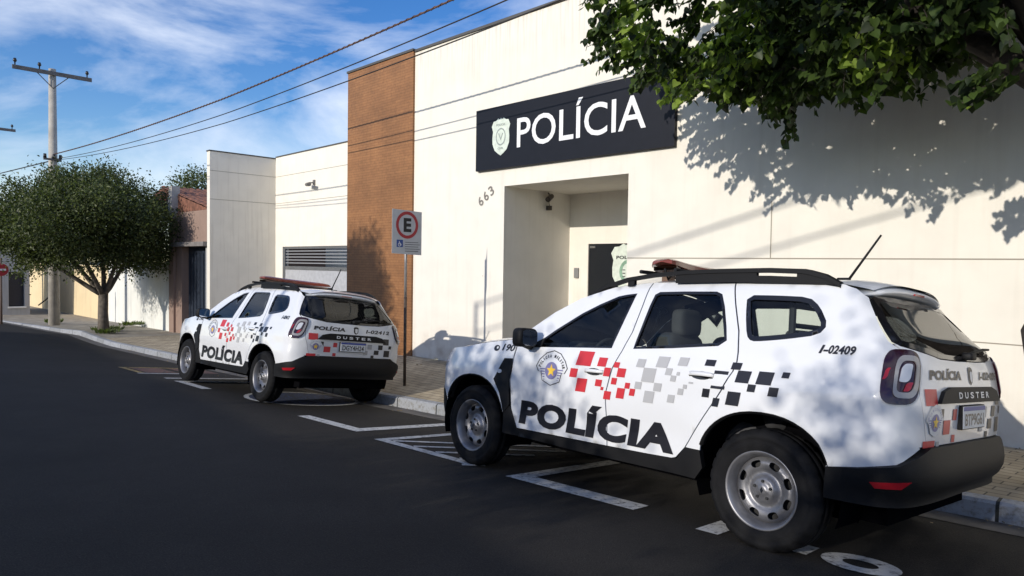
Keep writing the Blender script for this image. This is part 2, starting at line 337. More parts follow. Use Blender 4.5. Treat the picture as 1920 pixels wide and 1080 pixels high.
# ------------------------------------------------------------------ ground
XS = [-10, 1.54, 4.2, 8.85, 11.5, 16, 22, 28, 60]; ZS = [-1.30, -1.772, -1.90, -2.10, -2.168, -2.33, -2.47, -2.58, -3.0]
def zk(X): return interp(X, XS, ZS)
def road_z(X, Y):
    s = interp(X, [3, 10], [.10, .12]); t = max(Y+5.6, -.3)
    c = s*t if t < 2.2 else s*2.2+s*((t-2.2)-(min(t, 6)-2.2)**2/7.6)-s*max(0, t-6)
    if t > 6: c = s*2.2+s*(3.8-3.8**2/7.6)
    return zk(X)+c
gx = [-400, -150, -60, -30, -20]+list(np.arange(-12, 32, 0.5))+[34, 38, 44, 52, 60, 80, 120, 200, 400, 800]
gy = [-400, -120, -40, -14, -9, -7, -6.4]+list(np.arange(-5.9, 1.0, 0.2))+[1.5, 2, 3, 5, 8, 14, 40, 120, 400]
vs = [(x, y, road_z(x, y)) for x in gx for y in gy]; ny = len(gy)
fs = [(i*ny+j, (i+1)*ny+j, (i+1)*ny+j+1, i*ny+j+1) for i in range(len(gx)-1) for j in range(ny-1)]
tag(gobj('road', vs, fs, m_asph, smooth=True), kind='structure')
KX = [-30, 14, 17, 21.5, 24, 26.5, 28, 34, 60]; KY = [-5.8, -5.8, -5.70, -5.55, -5.7, -5.9, -5.6, -4.76, -4.2]
def ky(X): return interp(X, KX, KY)
def kt(X): return zk(X)+.12
def zwall(X): return interp(X, [-20, 1.2, 11, 17, 24.5, 34, 60], [-1.45, -1.73, -1.83, -2.12, -2.47, -2.66, -3.0])
def wy(X): return -8.35 if X < 17.0 else -8.3
px = sorted(set(list(np.arange(-30, 60.1, 1.0))+[21.5, 26.5]))
V = []; F = []
for X in px:
    a = ky(X)-.12
    for k in range(6):
        t = k/5; V.append((X, a+(wy(X)-6-a)*min(1, t*0.35/1.0) if False else a+(-8.35-a)*t, kt(X)+(zwall(X)-kt(X))*t))
    V.append((X, -40, zwall(X)-.1))
for i in range(len(px)-1):
    for k in range(6): F.append((i*7+k, i*7+k+1, (i+1)*7+k+1, (i+1)*7+k))
po = gobj('pavement', V, F, m_paver, smooth=False); tag(po, kind='structure')
m_walk = M('old_concrete_walk', (0.30, 0.27, 0.22), 0.9, var=0.3, vs=3, bump=0.5, bs=30)
po.data.materials.append(m_walk)
for p in po.data.polygons:
    if p.center.x > 22.5: p.material_index = 1
mk = MB()
kxs = sorted(set(list(np.arange(-30, 60.1, 0.5))+KX))
ring = []
for X in kxs:
    y = ky(X); zt_ = kt(X)+.003; zb = zk(X)-.3
    ring += [(X, y-.13, zb), (X, y-.13, zt_), (X, y-.02, zt_), (X, y, zt_-.02), (X, y+.015, zb)]
fs = []
for i in range(len(kxs)-1):
    for k in range(4): fs.append((i*5+k, i*5+k+1, (i+1)*5+k+1, (i+1)*5+k))
mk.add(ring, fs); _n = m_kerb.node_tree.nodes; _l = m_kerb.node_tree.links; _t = _n.new('ShaderNodeTexCoord'); _b = _n.new('ShaderNodeTexBrick'); _b.offset = 0
_b.inputs['Scale'].default_value = 1; _b.inputs['Brick Width'].default_value = .9; _b.inputs['Row Height'].default_value = 50; _b.inputs['Mortar Size'].default_value = .012
_b.inputs['Color1'].default_value = (1, 1, 1, 1); _b.inputs['Color2'].default_value = (.72, .72, .70, 1); _b.inputs['Mortar'].default_value = (.10, .10, .09, 1)
_x = _n.new('ShaderNodeMixRGB'); _x.blend_type = 'MULTIPLY'; _x.inputs[0].default_value = 1; _p = _n['Principled BSDF']; _s = _p.inputs['Base Color'].links[0].from_socket
_l.new(_t.outputs['Object'], _b.inputs['Vector']); _l.new(_s, _x.inputs[1]); _l.new(_b.outputs[0], _x.inputs[2]); _l.new(_x.outputs[0], _p.inputs['Base Color'])
tag(mk.obj('kerb', [m_kerb]), kind='structure')
# gutter strip
gs = MB(); rr = []
for X in kxs: rr += [(X, ky(X)+.01, road_z(X, ky(X))+.004), (X, ky(X)+.34, road_z(X, ky(X)+.34)+.004)]
gs.add(rr, [(2*i, 2*i+1, 2*i+3, 2*i+2) for i in range(len(kxs)-1)])
tag(gs.obj('gutter', M('gutter_concrete', (0.13, 0.12, 0.11), 0.9, var=0.35, vs=5, bump=0.4)), kind='structure')
# road markings
def mark(name, polys, mat, h=0.006):
    m = MB()
    for p in polys:
        V2, F2, _ = tess(p, (), 0.25)
        m.add([(x, y, road_z(x, y)+h) for x, y in V2], F2)
    return tag(m.obj(name, mat), kind='structure')
R4 = lambda x0, y0, x1, y1: [(x0, y0), (x1, y0), (x1, y1), (x0, y1)]
def strip(a, b, w_):
    dx, dy = b[0]-a[0], b[1]-a[1]; l_ = math.hypot(dx, dy); nx_, ny_ = -dy/l_*w_/2, dx/l_*w_/2
    return [(a[0]+nx_, a[1]+ny_), (b[0]+nx_, b[1]+ny_), (b[0]-nx_, b[1]-ny_), (a[0]-nx_, a[1]-ny_)]
mark('parking_line', [R4(6.25, -4.10, 7.55, -3.94), R4(6.25, -5.6, 6.43, -4.10)], m_line)
hat = [R4(4.35, -3.95, 5.76, -3.84), R4(5.64, -5.6, 5.76, -3.95), R4(4.35, -5.6, 5.64, -5.5)]
for k in range(5):
    x0 = 5.60-k*.34
    hat.append(strip((x0, -3.96), (max(x0-1.0, 4.36), -3.96-(x0-max(x0-1.0, 4.36))*1.35), .07))
mark('hatched_marking', hat, m_line)
mark('parking_line', [R4(2.60, -3.99, 3.83, -3.80), R4(3.68, -5.6, 3.83, -3.99)], m_line)
mark('parking_line', [R4(1.95, -4.06, 2.10, -3.74), R4(1.45, -4.0, 1.60, -3.80)], m_line)
def ell(cx, cy, rx, ry, n=28, a0=0, a1=2*math.pi): return [(cx+rx*math.cos(a0+(a1-a0)*k/n), cy+ry*math.sin(a0+(a1-a0)*k/n)) for k in range(n if a1-a0 > 6.2 else n+1)]
def mark_ring(name, cx, cy, rx, ry, ix, iy, mat, ex=0, ey=0):
    V2, F2, _ = tess(ell(cx, cy, rx, ry), (ell(cx+ex, cy+ey, ix, iy),), 0.12)
    m = MB(); m.add([(x, y, road_z(x, y)+.006) for x, y in V2], F2); return tag(m.obj(name, mat), kind='structure')
mark_ring('painted_symbol', 1.20, -3.90, .20, .16, .09, .065, m_line)
mark_ring('painted_symbol', 9.25, -4.92, .85, .82, .78, .75, m_line)
mark('painted_symbol', [ell(9.25, -4.92, .775, .745)], m_blue, 0.004)
mark('parking_line', [R4(10.5, -4.08, 11.7, -3.93), R4(11.5, -5.6, 11.68, -4.08), R4(9.2, -5.75, 11.1, -5.66)], m_line)
mark('parking_line', [R4(12.1, -5.4, 12.25, -3.95), R4(13.05, -4.8, 13.17, -3.8)], m_line)
mark('loading_bay_marking', [R4(13.2, -3.95, 14.5, -3.85), R4(14.4, -5.4, 14.5, -3.95)], m_line_y)
mark('loading_bay_marking', [R4(13.25, -4.55, 14.35, -4.0), R4(13.25, -5.3, 14.35, -4.7)], m_line_r, 0.005)
# patches and a manhole-like repair on the asphalt
0 and mark('asphalt_patch', [chaikin([(4.5, -3.1), (4.3, -3.6), (3.7, -3.7), (3.4, -3.3), (3.9, -3.0)], 2)], worn_paint('dusty_patch', (0.085, 0.083, 0.085), 0.5), 0.004)

# ------------------------------------------------------------------ police station
YW = -8.2
station = empty('police_station', (9, YW, -1.85))
tag(station, 'long cream rendered police station with a brown clad pillar and a recessed doorway', 'building')
SO = Matrix.Translation(-station.location)
def wpan(name, outer, holes, mat, parent, y=YW, thick=.18, step=1.2):
    def fn(u, v, off): return (u-9, y+off-YW, v+1.85)
    return panel(name, outer, holes, fn, mat, parent, thick=thick, step=step, flip=True, smooth=False)
def wbox(name, a, b, mat, parent, bevel=0):
    m = MB(); m.box((a[0]-9, a[1]-YW, a[2]+1.85), (b[0]-9, b[1]-YW, b[2]+1.85)); return m.obj(name, mat, parent, bevel=bevel)
DOORTOP = 1.36
wpan('wall', [(-9, -2.3), (5.81, -2.3), (5.81, DOORTOP), (8.39, DOORTOP), (8.39, -2.3), (10.96, -2.3), (10.96, 4.17), (-9, 4.17)], [], m_wall, station, thick=.2)
m = MB()   # recess: left cheek, right cheek, ceiling
def wq(*p): m.quad(*[(a-9, b-YW, c+1.85) for a, b, c in p])
BY = -9.96
wq((8.39, YW-.2, -2.3), (8.39, YW-.2, DOORTOP), (8.39, BY, DOORTOP), (8.39, BY, -2.3))
wq((5.81, YW-.2, -2.3), (5.81, BY, -2.3), (5.81, BY, DOORTOP), (5.81, YW-.2, DOORTOP))
wq((5.81, YW-.2, DOORTOP), (8.39, YW-.2, DOORTOP), (8.39, BY, DOORTOP), (5.81, BY, DOORTOP))
m.obj('recess_wall', m_wall, station)
wpan('rear_wall', [(8.39, -2.3), (8.39, DOORTOP), (5.81, DOORTOP), (5.81, -2.3), (6.1, -2.3), (6.1, .42), (7.93, .42), (7.93, -2.3)], [], m_wall, station, y=BY, thick=.1)
m_door = M('dark_glass_door', (0.012, 0.014, 0.018), 0.08, spec=0.6)
dr = wbox('door', (7.93, BY-.07, -1.8), (6.1, BY-.03, .42), m_door, station)
wbox('hinge', (7.90, BY-.03, .34), (7.78, BY-.01, .38), M('hinge_metal', (0.5, 0.5, 0.5), 0.3, 1), dr)
# badge on the door
SH = [(0, 1.0), (.14, .93), (.30, 1.0), (.52, .88), (.80, .86), (1.0, .60), (.86, .32), (.92, 0), (.90, -.35), (.66, -.70), (.30, -.88), (0, -1.0)]
def shield(cx, cz, hw, hh):
    r = [(cx+x*hw, cz+z*hh) for x, z in SH]; return r+[(2*cx-x, z) for x, z in r[-2:0:-1]]
def plate_fn(y): return lambda u, v, off: (u-9, y+off-YW, v+1.85)
m_badge = M('badge_white', (0.62, 0.68, 0.60), 0.5, var=0.12, vs=14)
m_badge2 = M('badge_green', (0.22, 0.36, 0.26), 0.5, var=0.3, vs=20)
m_black = M('black_ink', (0.015, 0.015, 0.018), 0.5)
bd = panel('badge', shield(7.04, -.02, .38, .44), [], plate_fn(BY-.022), m_badge, dr, thick=.004, step=.2, flip=True, smooth=False)
m = MB(); fnn = plate_fn(BY-.02); text_on(m, 'POLICIA', fnn, (7.30, .14, 6.80, .20), bold=.03)
for k in range(4): text_on(m, 'I', fnn, (7.16, -.06-.06*k, 7.10, -.045-.06*k))
m.obj('lettering', m_black, bd)
def loopring(cx, cz, rx, rz, ix, iz): return ell(cx, cz, rx, rz), ell(cx, cz, ix, iz)
a, b = loopring(7.04, -.08, .19, .21, .13, .15)
panel('badge_emblem', a, [b], plate_fn(BY-.019), m_badge2, bd, thick=.001, step=.1, flip=True, smooth=False)
wbox('intercom', (8.24, BY+.0, -.22), (8.14, BY+.04, -.03), M('intercom_grey', (0.22, 0.22, 0.22), 0.4), station, bevel=.006)
sc = MB(); 
sc.tube([(8.36, -9.3, 1.34), (8.30, -9.3, 1.26)], .012); sc.tube([(8.33, -9.36, 1.28), (8.26, -9.18, 1.20)], [.045, .05], 12); sc.tube([(8.36, -9.3, 1.26), (8.34, -9.31, 1.10), (8.36, -9.3, 1.02)], .008)
sc.box((8.30, -9.34, 1.02), (8.38, -9.27, 1.10))
tag(sc.obj('security_camera', M('camera_dark', (0.05, 0.04, 0.035), 0.5), smooth=False), 'dark security camera with a hanging cable in the top corner of the doorway recess', 'camera')
sc = MB(); sc.tube([(18.71, -10.3, 2.40), (18.71, -10.12, 2.38)], .02); sc.tube([(18.88, -10.13, 2.34), (18.50, -10.01, 2.31)], [.055, .06], 12); sc.box((18.66, -10.3, 2.33), (18.76, -10.26, 2.48))
tag(sc.obj('security_camera', M('camera_grey', (0.16, 0.15, 0.14), 0.5)), 'small grey security camera high on the white wall left of the brown pillar', 'camera')
# brown pillar
wbox('pillar_cladding', (10.96, YW-.3, -2.3), (13.36, YW+.045, 4.19), m_brown, station)
m_cap = M('flashing', (0.10, 0.095, 0.09), 0.6, 0.4)
wbox('coping', (-9, YW-.25, 4.175), (10.94, YW+.03, 4.22), m_cap, station)
wbox('coping', (10.95, YW-.32, 4.195), (13.38, YW+.07, 4.24), m_cap, station)
# left, lower wing
WYY = -10.3
wpan('wing_wall', [(13.36, -2.5), (15.6, -2.5), (15.6, .49), (20.75, .49), (20.75, -2.6), (21.25, -2.6), (21.25, 3.39), (13.36, 3.39)], [], m_wall, station, y=WYY, thick=.2)
wbox('block_side', (13.10, WYY-.2, -2.3), (13.34, YW-.31, 4.18), m_wall, station)
wbox('side_wall', (21.251, WYY-.2, -2.7), (21.47, -8.19, 3.35), m_wall_side, station)
wbox('coping', (13.37, WYY-.22, 3.395), (21.23, WYY+.02, 3.43), m_cap, station)
wbox('coping', (21.235, WYY-.22, 3.355), (21.49, -8.17, 3.39), m_cap, station)
wbox('yard_wall', (13.4, WYY-1.9, -2.6), (21.2, WYY-1.8, .9), m_lime, station)
# slatted garage gate
gate = empty('slatted_gate', (18.2, WYY-.06, -2.4)); tag(gate, 'grey steel garage gate with a band of open slats on top, beside the brown pillar', 'gate')
def gbox(mm, a, b): mm.box((a[0]-18.2, a[1]-WYY+.06, a[2]+2.4), (b[0]-18.2, b[1]-WYY+.06, b[2]+2.4))
m_gate = M('gate_grey', (0.46, 0.47, 0.50), 0.5, 0.2, var=0.1)
g = MB(); gbox(g, (15.65, WYY-.08, -2.38), (20.7, WYY-.04, -.16)); g.obj('sheet_panel', m_gate, gate)
g = MB()
for a_, b_ in (((15.61, WYY-.1, .42), (20.74, WYY-.03, .485)), ((15.61, WYY-.1, -.24), (20.74, WYY-.03, -.13)), ((20.64, WYY-.11, -2.4), (20.74, WYY-.02, .42)), ((15.61, WYY-.11, -2.4), (15.70, WYY-.02, .42))): gbox(g, a_, b_)
g.obj('gate_frame', m_steel, gate)
m_slat = M('slat_grey', (0.33, 0.34, 0.36), 0.5, 0.2)
for k in range(5):
    g = MB(); z_ = -.04+k*.094; gbox(g, (15.71, WYY-.08, z_), (20.63, WYY-.05, z_+.028)); g.obj('slat', m_slat, gate)
# grooves in the render
m_groove = M('groove', (0.30, 0.27, 0.22), 0.9)
for (x0, x1, z0, z1) in ((-9, 5.80, .125, .139), (-9, 2.2, -.716, -.704), (3.66, 3.672, .14, .84), (8.9, 8.92, -.2, -.19)):
    wbox('render_joint', (x0, YW-.02, z0), (x1, YW+.003, z1), m_groove, station)
for z0 in (2.76, 1.89):
    wbox('render_joint', (13.4, WYY-.02, z0), (21.24, WYY+.003, z0+.014), m_groove, station); wbox('render_joint', (21.248, WYY+.004, z0), (21.26, -8.2, z0+.014), m_groove, station)
# house number
m = MB()
for i, ch in enumerate('663'):
    cx = 8.985-.135*i; cz = 1.135+.085*i
    def f6(u, v, off, cx=cx, cz=cz):
        a_ = rad(32); return (cx-9-(u*math.cos(a_)-v*math.sin(a_)), off+.006, cz+1.85+u*math.sin(a_)+v*math.cos(a_))
    text_on(m, ch, f6, (-.055, -.085, .055, .085), bold=.01)
m.obj('house_number', M('number_grey', (0.20, 0.18, 0.16), 0.5), station)
# sign board
sgn = empty('sign_board', (7.03, YW+.04, 2.2)); tag(sgn, 'dark navy signboard with white POLÍCIA lettering and a shield above the doorway', 'sign')
def sfn(u, v, off): return (u-7.03, .03+off, v-2.2)
g = MB(); g.box((5.02-7.03, -.04, 1.66-2.2), (9.06-7.03, .03, 2.73-2.2)); g.obj('board', M('navy_board', (0.008, 0.009, 0.015), 0.5, var=0.1, spec=.25), sgn, bevel=.004)
g = MB(); m_sw = M('sign_white', (0.80, 0.80, 0.82), 0.5)
text_on(g, 'POLÍCIA', sfn, (8.03, 1.965, 5.48, 2.585), bold=.008, off=.006); g.obj('lettering', m_sw, sgn)
sb = panel('shield_emblem', shield(8.42, 2.20, .225, .32), [], sfn, m_badge, sgn, thick=.005, step=.2, off=.006, flip=True, smooth=False)
m_bg = M('badge_grey', (0.30, 0.34, 0.32), 0.5, var=0.2, vs=30)
a, b = loopring(8.42, 2.20, .12, .15, .10, .125)
panel('emblem_ring', a, [b], sfn, m_bg, sb, thick=.001, step=.1, off=.009, flip=True, smooth=False)
g = MB(); text_on(g, 'POLICIA', sfn, (8.53, 2.385, 8.31, 2.425), bold=.02, off=.010); text_on(g, 'CIVIL', sfn, (8.49, 1.985, 8.35, 2.02), bold=.02, off=.010)
text_on(g, 'V', sfn, (8.48, 2.14, 8.36, 2.26), off=.010)
g.obj('small_lettering', m_bg, sb)
# aerial on the roof
g = MB(); g.tube([(9.4, -9.6, 4.2), (9.4, -9.6, 4.75)], .015); g.tube([(10.3, -9.6, 4.72), (8.5, -9.6, 4.80)], .012)
for k in range(9): g.tube([(10.2-k*.2, -9.9+.01*k, 4.73+.008*k), (10.2-k*.2, -9.3-.01*k, 4.73+.008*k)], .006, 5)
tag(g.obj('tv_aerial', M('aerial_metal', (0.5, 0.5, 0.5), 0.4, 0.8)), 'thin metal television aerial on the police station roof', 'aerial')

# ------------------------------------------------------------------ parking sign
ps = empty('parking_sign', (8.78, -6.42, kt(8.78)))
ps.rotation_euler = (0, 0, 0)
tag(ps, 'grey parking sign with red ring and letter E on a rusty steel post', 'sign')
g = MB(); g.tube([(0, 0, -.1), (0, 0, 1.45)], .024, 10); g.obj('post', M('rusty_post', (0.10, 0.075, 0.06), 0.7, 0.3, var=0.4, vs=12), ps, smooth=True)
g = MB(); g.tube([(0, 0, 1.40), (0, 0, 2.70)], .021, 10); g.obj('upper_post', M('galvanised_post', (0.34, 0.33, 0.33), 0.5, 0.5, var=0.2), ps, smooth=True)
g = MB(); g.tube([(0, 0, -.005), (0, 0, .012)], [.10, .07], 12); g.obj('footing', m_conc, ps)
H0 = -kt(8.78)
def pfn(u, v, off): return (-.026-off, -u, v+H0)     # faces -X, u to the right seen from the front
prx = M('sign_face', (0.55, 0.56, 0.58), 0.5, var=0.06); 
plate = [(-.27, .155), (.28, .135), (.28, .80), (-.27, .86)]
plate = [(-.285, .16), (.285, .14), (.285, .83), (-.285, .85)]
pl = panel('sign_plate', plate, [], pfn, prx, ps, thick=.004, step=.3, off=.004, smooth=False)
m_red = M('sign_red', (0.42, 0.03, 0.04), 0.5)
a, b = loopring(0, .61, .215, .215, .165, .165)
panel('red_ring', a, [b], pfn, m_red, pl, thick=.0005, step=.1, off=.0055, smooth=False)
g = MB(); text_on(g, 'E', pfn, (-.07, .50, .08, .72), bold=.045, off=.006); 
for k in range(5): text_on(g, ['DEFICIENTE FISICO', 'VEICULOS', 'AUTORIZADOS', 'OBRIGATORIO USO', 'DO CARTAO'][k] if False else '-'*1, pfn, (-.04, .335-.035*k, .25 if k % 2 else .22, .343-.035*k), off=.006)
g.obj('lettering', m_black, pl)
g = MB(); g.quad(*[pfn(u, v, .006) for u, v in ((-.20, .26), (-.08, .26), (-.08, .375), (-.20, .375))]); bq = g.obj('disabled_pictogram', M('sign_blue', (0.03, 0.08, 0.30), 0.5), pl)
g = MB()
V2, F2, _ = tess(ell(-.145, .30, .030, .030), (ell(-.145, .30, .021, .021),), .05); g.add([pfn(x, y, .0075) for x, y in V2], F2)
g.quad(*[pfn(u, v, .0075) for u, v in ((-.155, .31), (-.143, .31), (-.143, .352), (-.155, .352))]); g.quad(*[pfn(u, v, .0078) for u, v in ((-.143, .30), (-.11, .29), (-.108, .30), (-.143, .312))])
g.obj('wheelchair_symbol', m_sw, bq)

# ------------------------------------------------------------------ car: surfaces (x rearwards from the front axle, y right, z up)
XF0, XR0 = -.15, 3.0
WZ = [.18, .30, .45, .60, .75, .90, .975, 1.03, 1.12, 1.20, 1.30, 1.45, 1.52, 1.57, 1.60]
WV = [.82, .865, .886, .896, .900, .895, .888, .872, .840, .803, .757, .685, .648, .606, .55]
_zz = np.linspace(.1, 1.7, 321); _ww = np.interp(_zz, WZ, WV); _kk = np.exp(-np.linspace(-2, 2, 13)**2); _kk /= _kk.sum()
_ww = np.convolve(np.pad(_ww, 6, mode='edge'), _kk, 'valid')
def Wd(x, z):
    r = interp(z, _zz, _ww)
    if x > 2.4: r -= .030*((x-2.4)/1.0)**2
    if x < .4: r -= .028*((.4-x)/.9)**2
    for cx in (0, 2.673):
        d = math.hypot(x-cx, z-.38); r += .014*math.exp(-((d-.45)/.07)**2) if z < .95 else 0
    if .45 < x < 2.3: r -= .012*math.exp(-((z-.56)/.10)**2)*min(1, (x-.45)/.2, (2.3-x)/.2)
    if 1.8 < x: r += .010*math.exp(-((z-.93)/.06)**2)*min(1, (x-1.8)/.6)
    return r
def xr(z): return interp(z, [.25, .35, .5, .68, .9, 1.0, 1.1, 1.16, 1.22, 1.3, 1.45, 1.5, 1.55, 1.6], [3.30, 3.40, 3.44, 3.44, 3.455, 3.445, 3.435, 3.42, 3.395, 3.30, 3.16, 3.13, 3.09, 3.06])
def xf(z): return interp(z, [.2, .3, .45, .6, .7, .8, .9, .96, 1.0], [-.72, -.80, -.845, -.85, -.84, -.82, -.78, -.73, -.68])
def plan(u, z):
    """outline point at (u,z) for the left side; u in side region = x"""
    if XF0 <= u <= XR0: return (u, -Wd(u, z))
    if u > XR0:
        ph = (u-XR0)*math.pi/2; n = 5.5; c, s = math.cos(ph), math.sin(ph); k = (abs(c)**n+abs(s)**n)**(-1/n)
        return (XR0+(xr(z)-XR0)*k*s, -(Wd(XR0, z)-.02*max(0, 1-abs(c)))*k*c)
    ph = (XF0-u)*math.pi/2; n = 2.7; c, s = math.cos(ph), math.sin(ph); k = (abs(c)**n+abs(s)**n)**(-1/n)
    return (XF0+(xf(z)-XF0)*k*s, -Wd(XF0, z)*k*c)
def surf(u, z, off=0.0, sg=-1):
    x, y = plan(u, z)
    if off:
        e = 2e-3; a = Vector((*plan(u+e, z), z)); b = Vector((*plan(u-e, z), z)); c = Vector((*plan(u, z+e), z+e)); d = Vector((*plan(u, z-e), z-e))
        n = (a-b).cross(c-d)
        if n.length > 1e-9:
            n.normalize(); p = Vector((x, y, z))+n*off; x, y, z = p
    return (x, y*(-sg), z)
def bis(f, lo, hi):
    for _ in range(50):
        m_ = (lo+hi)/2
        if f(m_) > 0: hi = m_
        else: lo = m_
    return (lo+hi)/2
def S_(x, z):
    """side coordinate"""
    if XF0 <= x <= XR0: return (x, z)
    if x > XR0: return (bis(lambda u: plan(u, z)[0]-x, XR0, XR0+.62), z)
    return (bis(lambda u: x-plan(-u, z)[0] if False else -(plan(-u, z)[0]-x), -XF0, -XF0+.75)*-1, z)
def R_(y, z):
    """rear coordinate, y<0 = left"""
    return (bis(lambda u: plan(u, z)[1]-y, XR0, XR0+2), z)
def F_(y, z):
    return (-bis(lambda u: plan(-u, z)[1]-y, -XF0, -XF0+2), z)
def SL(sg): return lambda u, z, off: surf(u, z, off, sg)

ZX = [-.15, 0, .28, .42, .50, .63, .79, 1.015, 1.31, 1.625, 2.3, 2.99, 3.10]
ZV = [1.015, 1.05, 1.085, 1.10, 1.135, 1.225, 1.338, 1.455, 1.543, 1.575, 1.572, 1.545, 1.52]
def zt(x): return interp(x, ZX, ZV)
def ze(x): return interp(x, [-.80, -.7, -.5, -.3, -.15, 0, .28, .42], [.84, .885, .95, .99, 1.015, 1.05, 1.085, 1.10])
def arch(cx, n=22, a0=-.12, rx=.425, rz=.405, cz=.38, bottom=.40):
    """points of the wheel opening from front bottom over the top to rear bottom"""
    o = []
    for k in range(n+1):
        a = math.pi*(1-k/n); o.append((cx+rx*math.copysign(abs(math.cos(a))**.9, math.cos(a)), cz+rz*abs(math.sin(a))**.9))
    return o

white = M('car_white', (0.74, 0.75, 0.77), 0.28, coat=0.7, back=(0.03, 0.03, 0.03), var=0.02, vs=3)
plast = M('black_plastic', (0.008, 0.008, 0.009), 0.6, spec=.25, bump=0.15, bs=200)
gloss = M('gloss_black', (0.008, 0.008, 0.010), 0.12, coat=0.4)
rubber = M('tyre_rubber', (0.008, 0.008, 0.009), 0.8, spec=.2, var=0.25, vs=14, bump=0.2, bs=90)
rimm = M('rim_silver', (0.22, 0.22, 0.235), 0.42, 0.6, var=0.12, vs=16)
rimd = M('rim_dark', (0.03, 0.03, 0.032), 0.6, 0.3)  # dark metal of the brake drum and wheel nuts
gl_side = glass_mat('side_glass', (0.80, 0.86, 0.84)); gl_rear = glass_mat('rear_glass', (0.09, 0.095, 0.10)); gl_front = glass_mat('windscreen_glass', (0.72, 0.80, 0.77))
fabric = M('seat_fabric', (0.055, 0.055, 0.06), 0.9); inner = M('cabin_plastic', (0.022, 0.022, 0.025), 0.8)
d_red = M('decal_red', (0.55, 0.035, 0.045), 0.35); d_grey = M('decal_grey', (0.42, 0.42, 0.43), 0.35); d_blk = M('decal_black', (0.015, 0.015, 0.020), 0.35)
d_yel = M('decal_yellow', (0.85, 0.55, 0.06), 0.4); d_vio = M('decal_violet', (0.20, 0.19, 0.38), 0.4); d_wht = M('decal_white', (0.72, 0.72, 0.72), 0.4)
redl = M('red_lens', (0.35, 0.012, 0.02), 0.12, coat=0.5); clearl = M('clear_lens', (0.60, 0.62, 0.66), 0.15, coat=0.5); smoke = M('smoked_lens', (0.030, 0.006, 0.010), 0.10, coat=0.6)
barred = M('lightbar_red', (0.24, 0.055, 0.035), 0.25, coat=0.4); barbase = M('lightbar_base', (0.16, 0.10, 0.07), 0.5)
chrome = M('chrome', (0.6, 0.6, 0.62), 0.15, 1.0); platew = M('plate_white', (0.62, 0.64, 0.66), 0.45); plateb = M('plate_blue', (0.03, 0.06, 0.30), 0.45)
mirg = M('mirror_glass', (0.75, 0.78, 0.80), 0.03, 1.0)

RED = [[1.273,.999,.147,.105],[1.446,.985,.079,.063],[1.18,.888,.072,.065],[1.58,.974,.048,.038],[1.5,.919,.059,.061],[1.629,.924,.072,.061],[1.265,.806,.098,.097],[1.57,.861,.047,.046],[1.429,.836,.059,.048],[1.69,.841,.042,.04],[1.465,.8,.025,.023],[1.634,.784,.068,.071],[1.734,.801,.045,.048],[1.516,.758,.062,.058]]
GRY = [[1.786,1.001,.067,.055],[1.96,1.02,.09,.071],[2.116,1.033,.071,.054],[2.019,.962,.049,.044],[2.094,.955,.024,.022],[1.862,.927,.104,.093],[2.059,.922,.041,.038],[1.781,.852,.054,.048],[1.94,.855,.06,.054],[2.151,.879,.028,.026],[2.119,.844,.041,.04],[1.874,.785,.079,.077],[2.049,.792,.052,.051],[2.195,.907,.033,.011]]
BLK = [[2.31,1.039,.07,.039],[2.489,1.032,.063,.042],[2.391,.942,.095,.108],[2.545,.973,.087,.07],[2.68,.976,.093,.074],[2.799,1.003,.042,.033],[2.606,.913,.049,.043],[2.739,.904,.056,.051],[2.303,.855,.05,.053],[2.493,.841,.086,.081],[2.376,.806,.046,.052]]

def gap_x(lines, z): return interp(z, [p[1] for p in lines], [p[0] for p in lines])
DF = [(.565,.40),(.50,.55),(.478,.775),(.490,.90),(.502,1.0),(.500,1.135)]
GB = [(1.521,.41),(1.498,.768),(1.541,.946),(1.597,1.08),(1.632,1.208),(1.640,1.40),(1.640,1.575)]
GC = [(2.095,.43),(2.16,.50),(2.408,.881),(2.47,1.0),(2.482,1.06),(2.476,1.117),(2.44,1.248),(2.364,1.418),(2.303,1.572)]
def door_of(x):
    return x
def squares(m, lst, fn, lim=None, slant=0.04):
    for x, z, w_, h_ in lst:
        n = 3 if w_ > .05 else 1
        for k in range(n):
            a = x-w_/2+w_*k/n; b = x-w_/2+w_*(k+1)/n
            P = [(a-slant*h_*2, z-h_/2), (b-slant*h_*2, z-h_/2), (b+slant*h_*2, z+h_/2), (a+slant*h_*2, z+h_/2)]
            m.add([fn(u, v, .0035) for u, v in P], [(0, 1, 2, 3)])

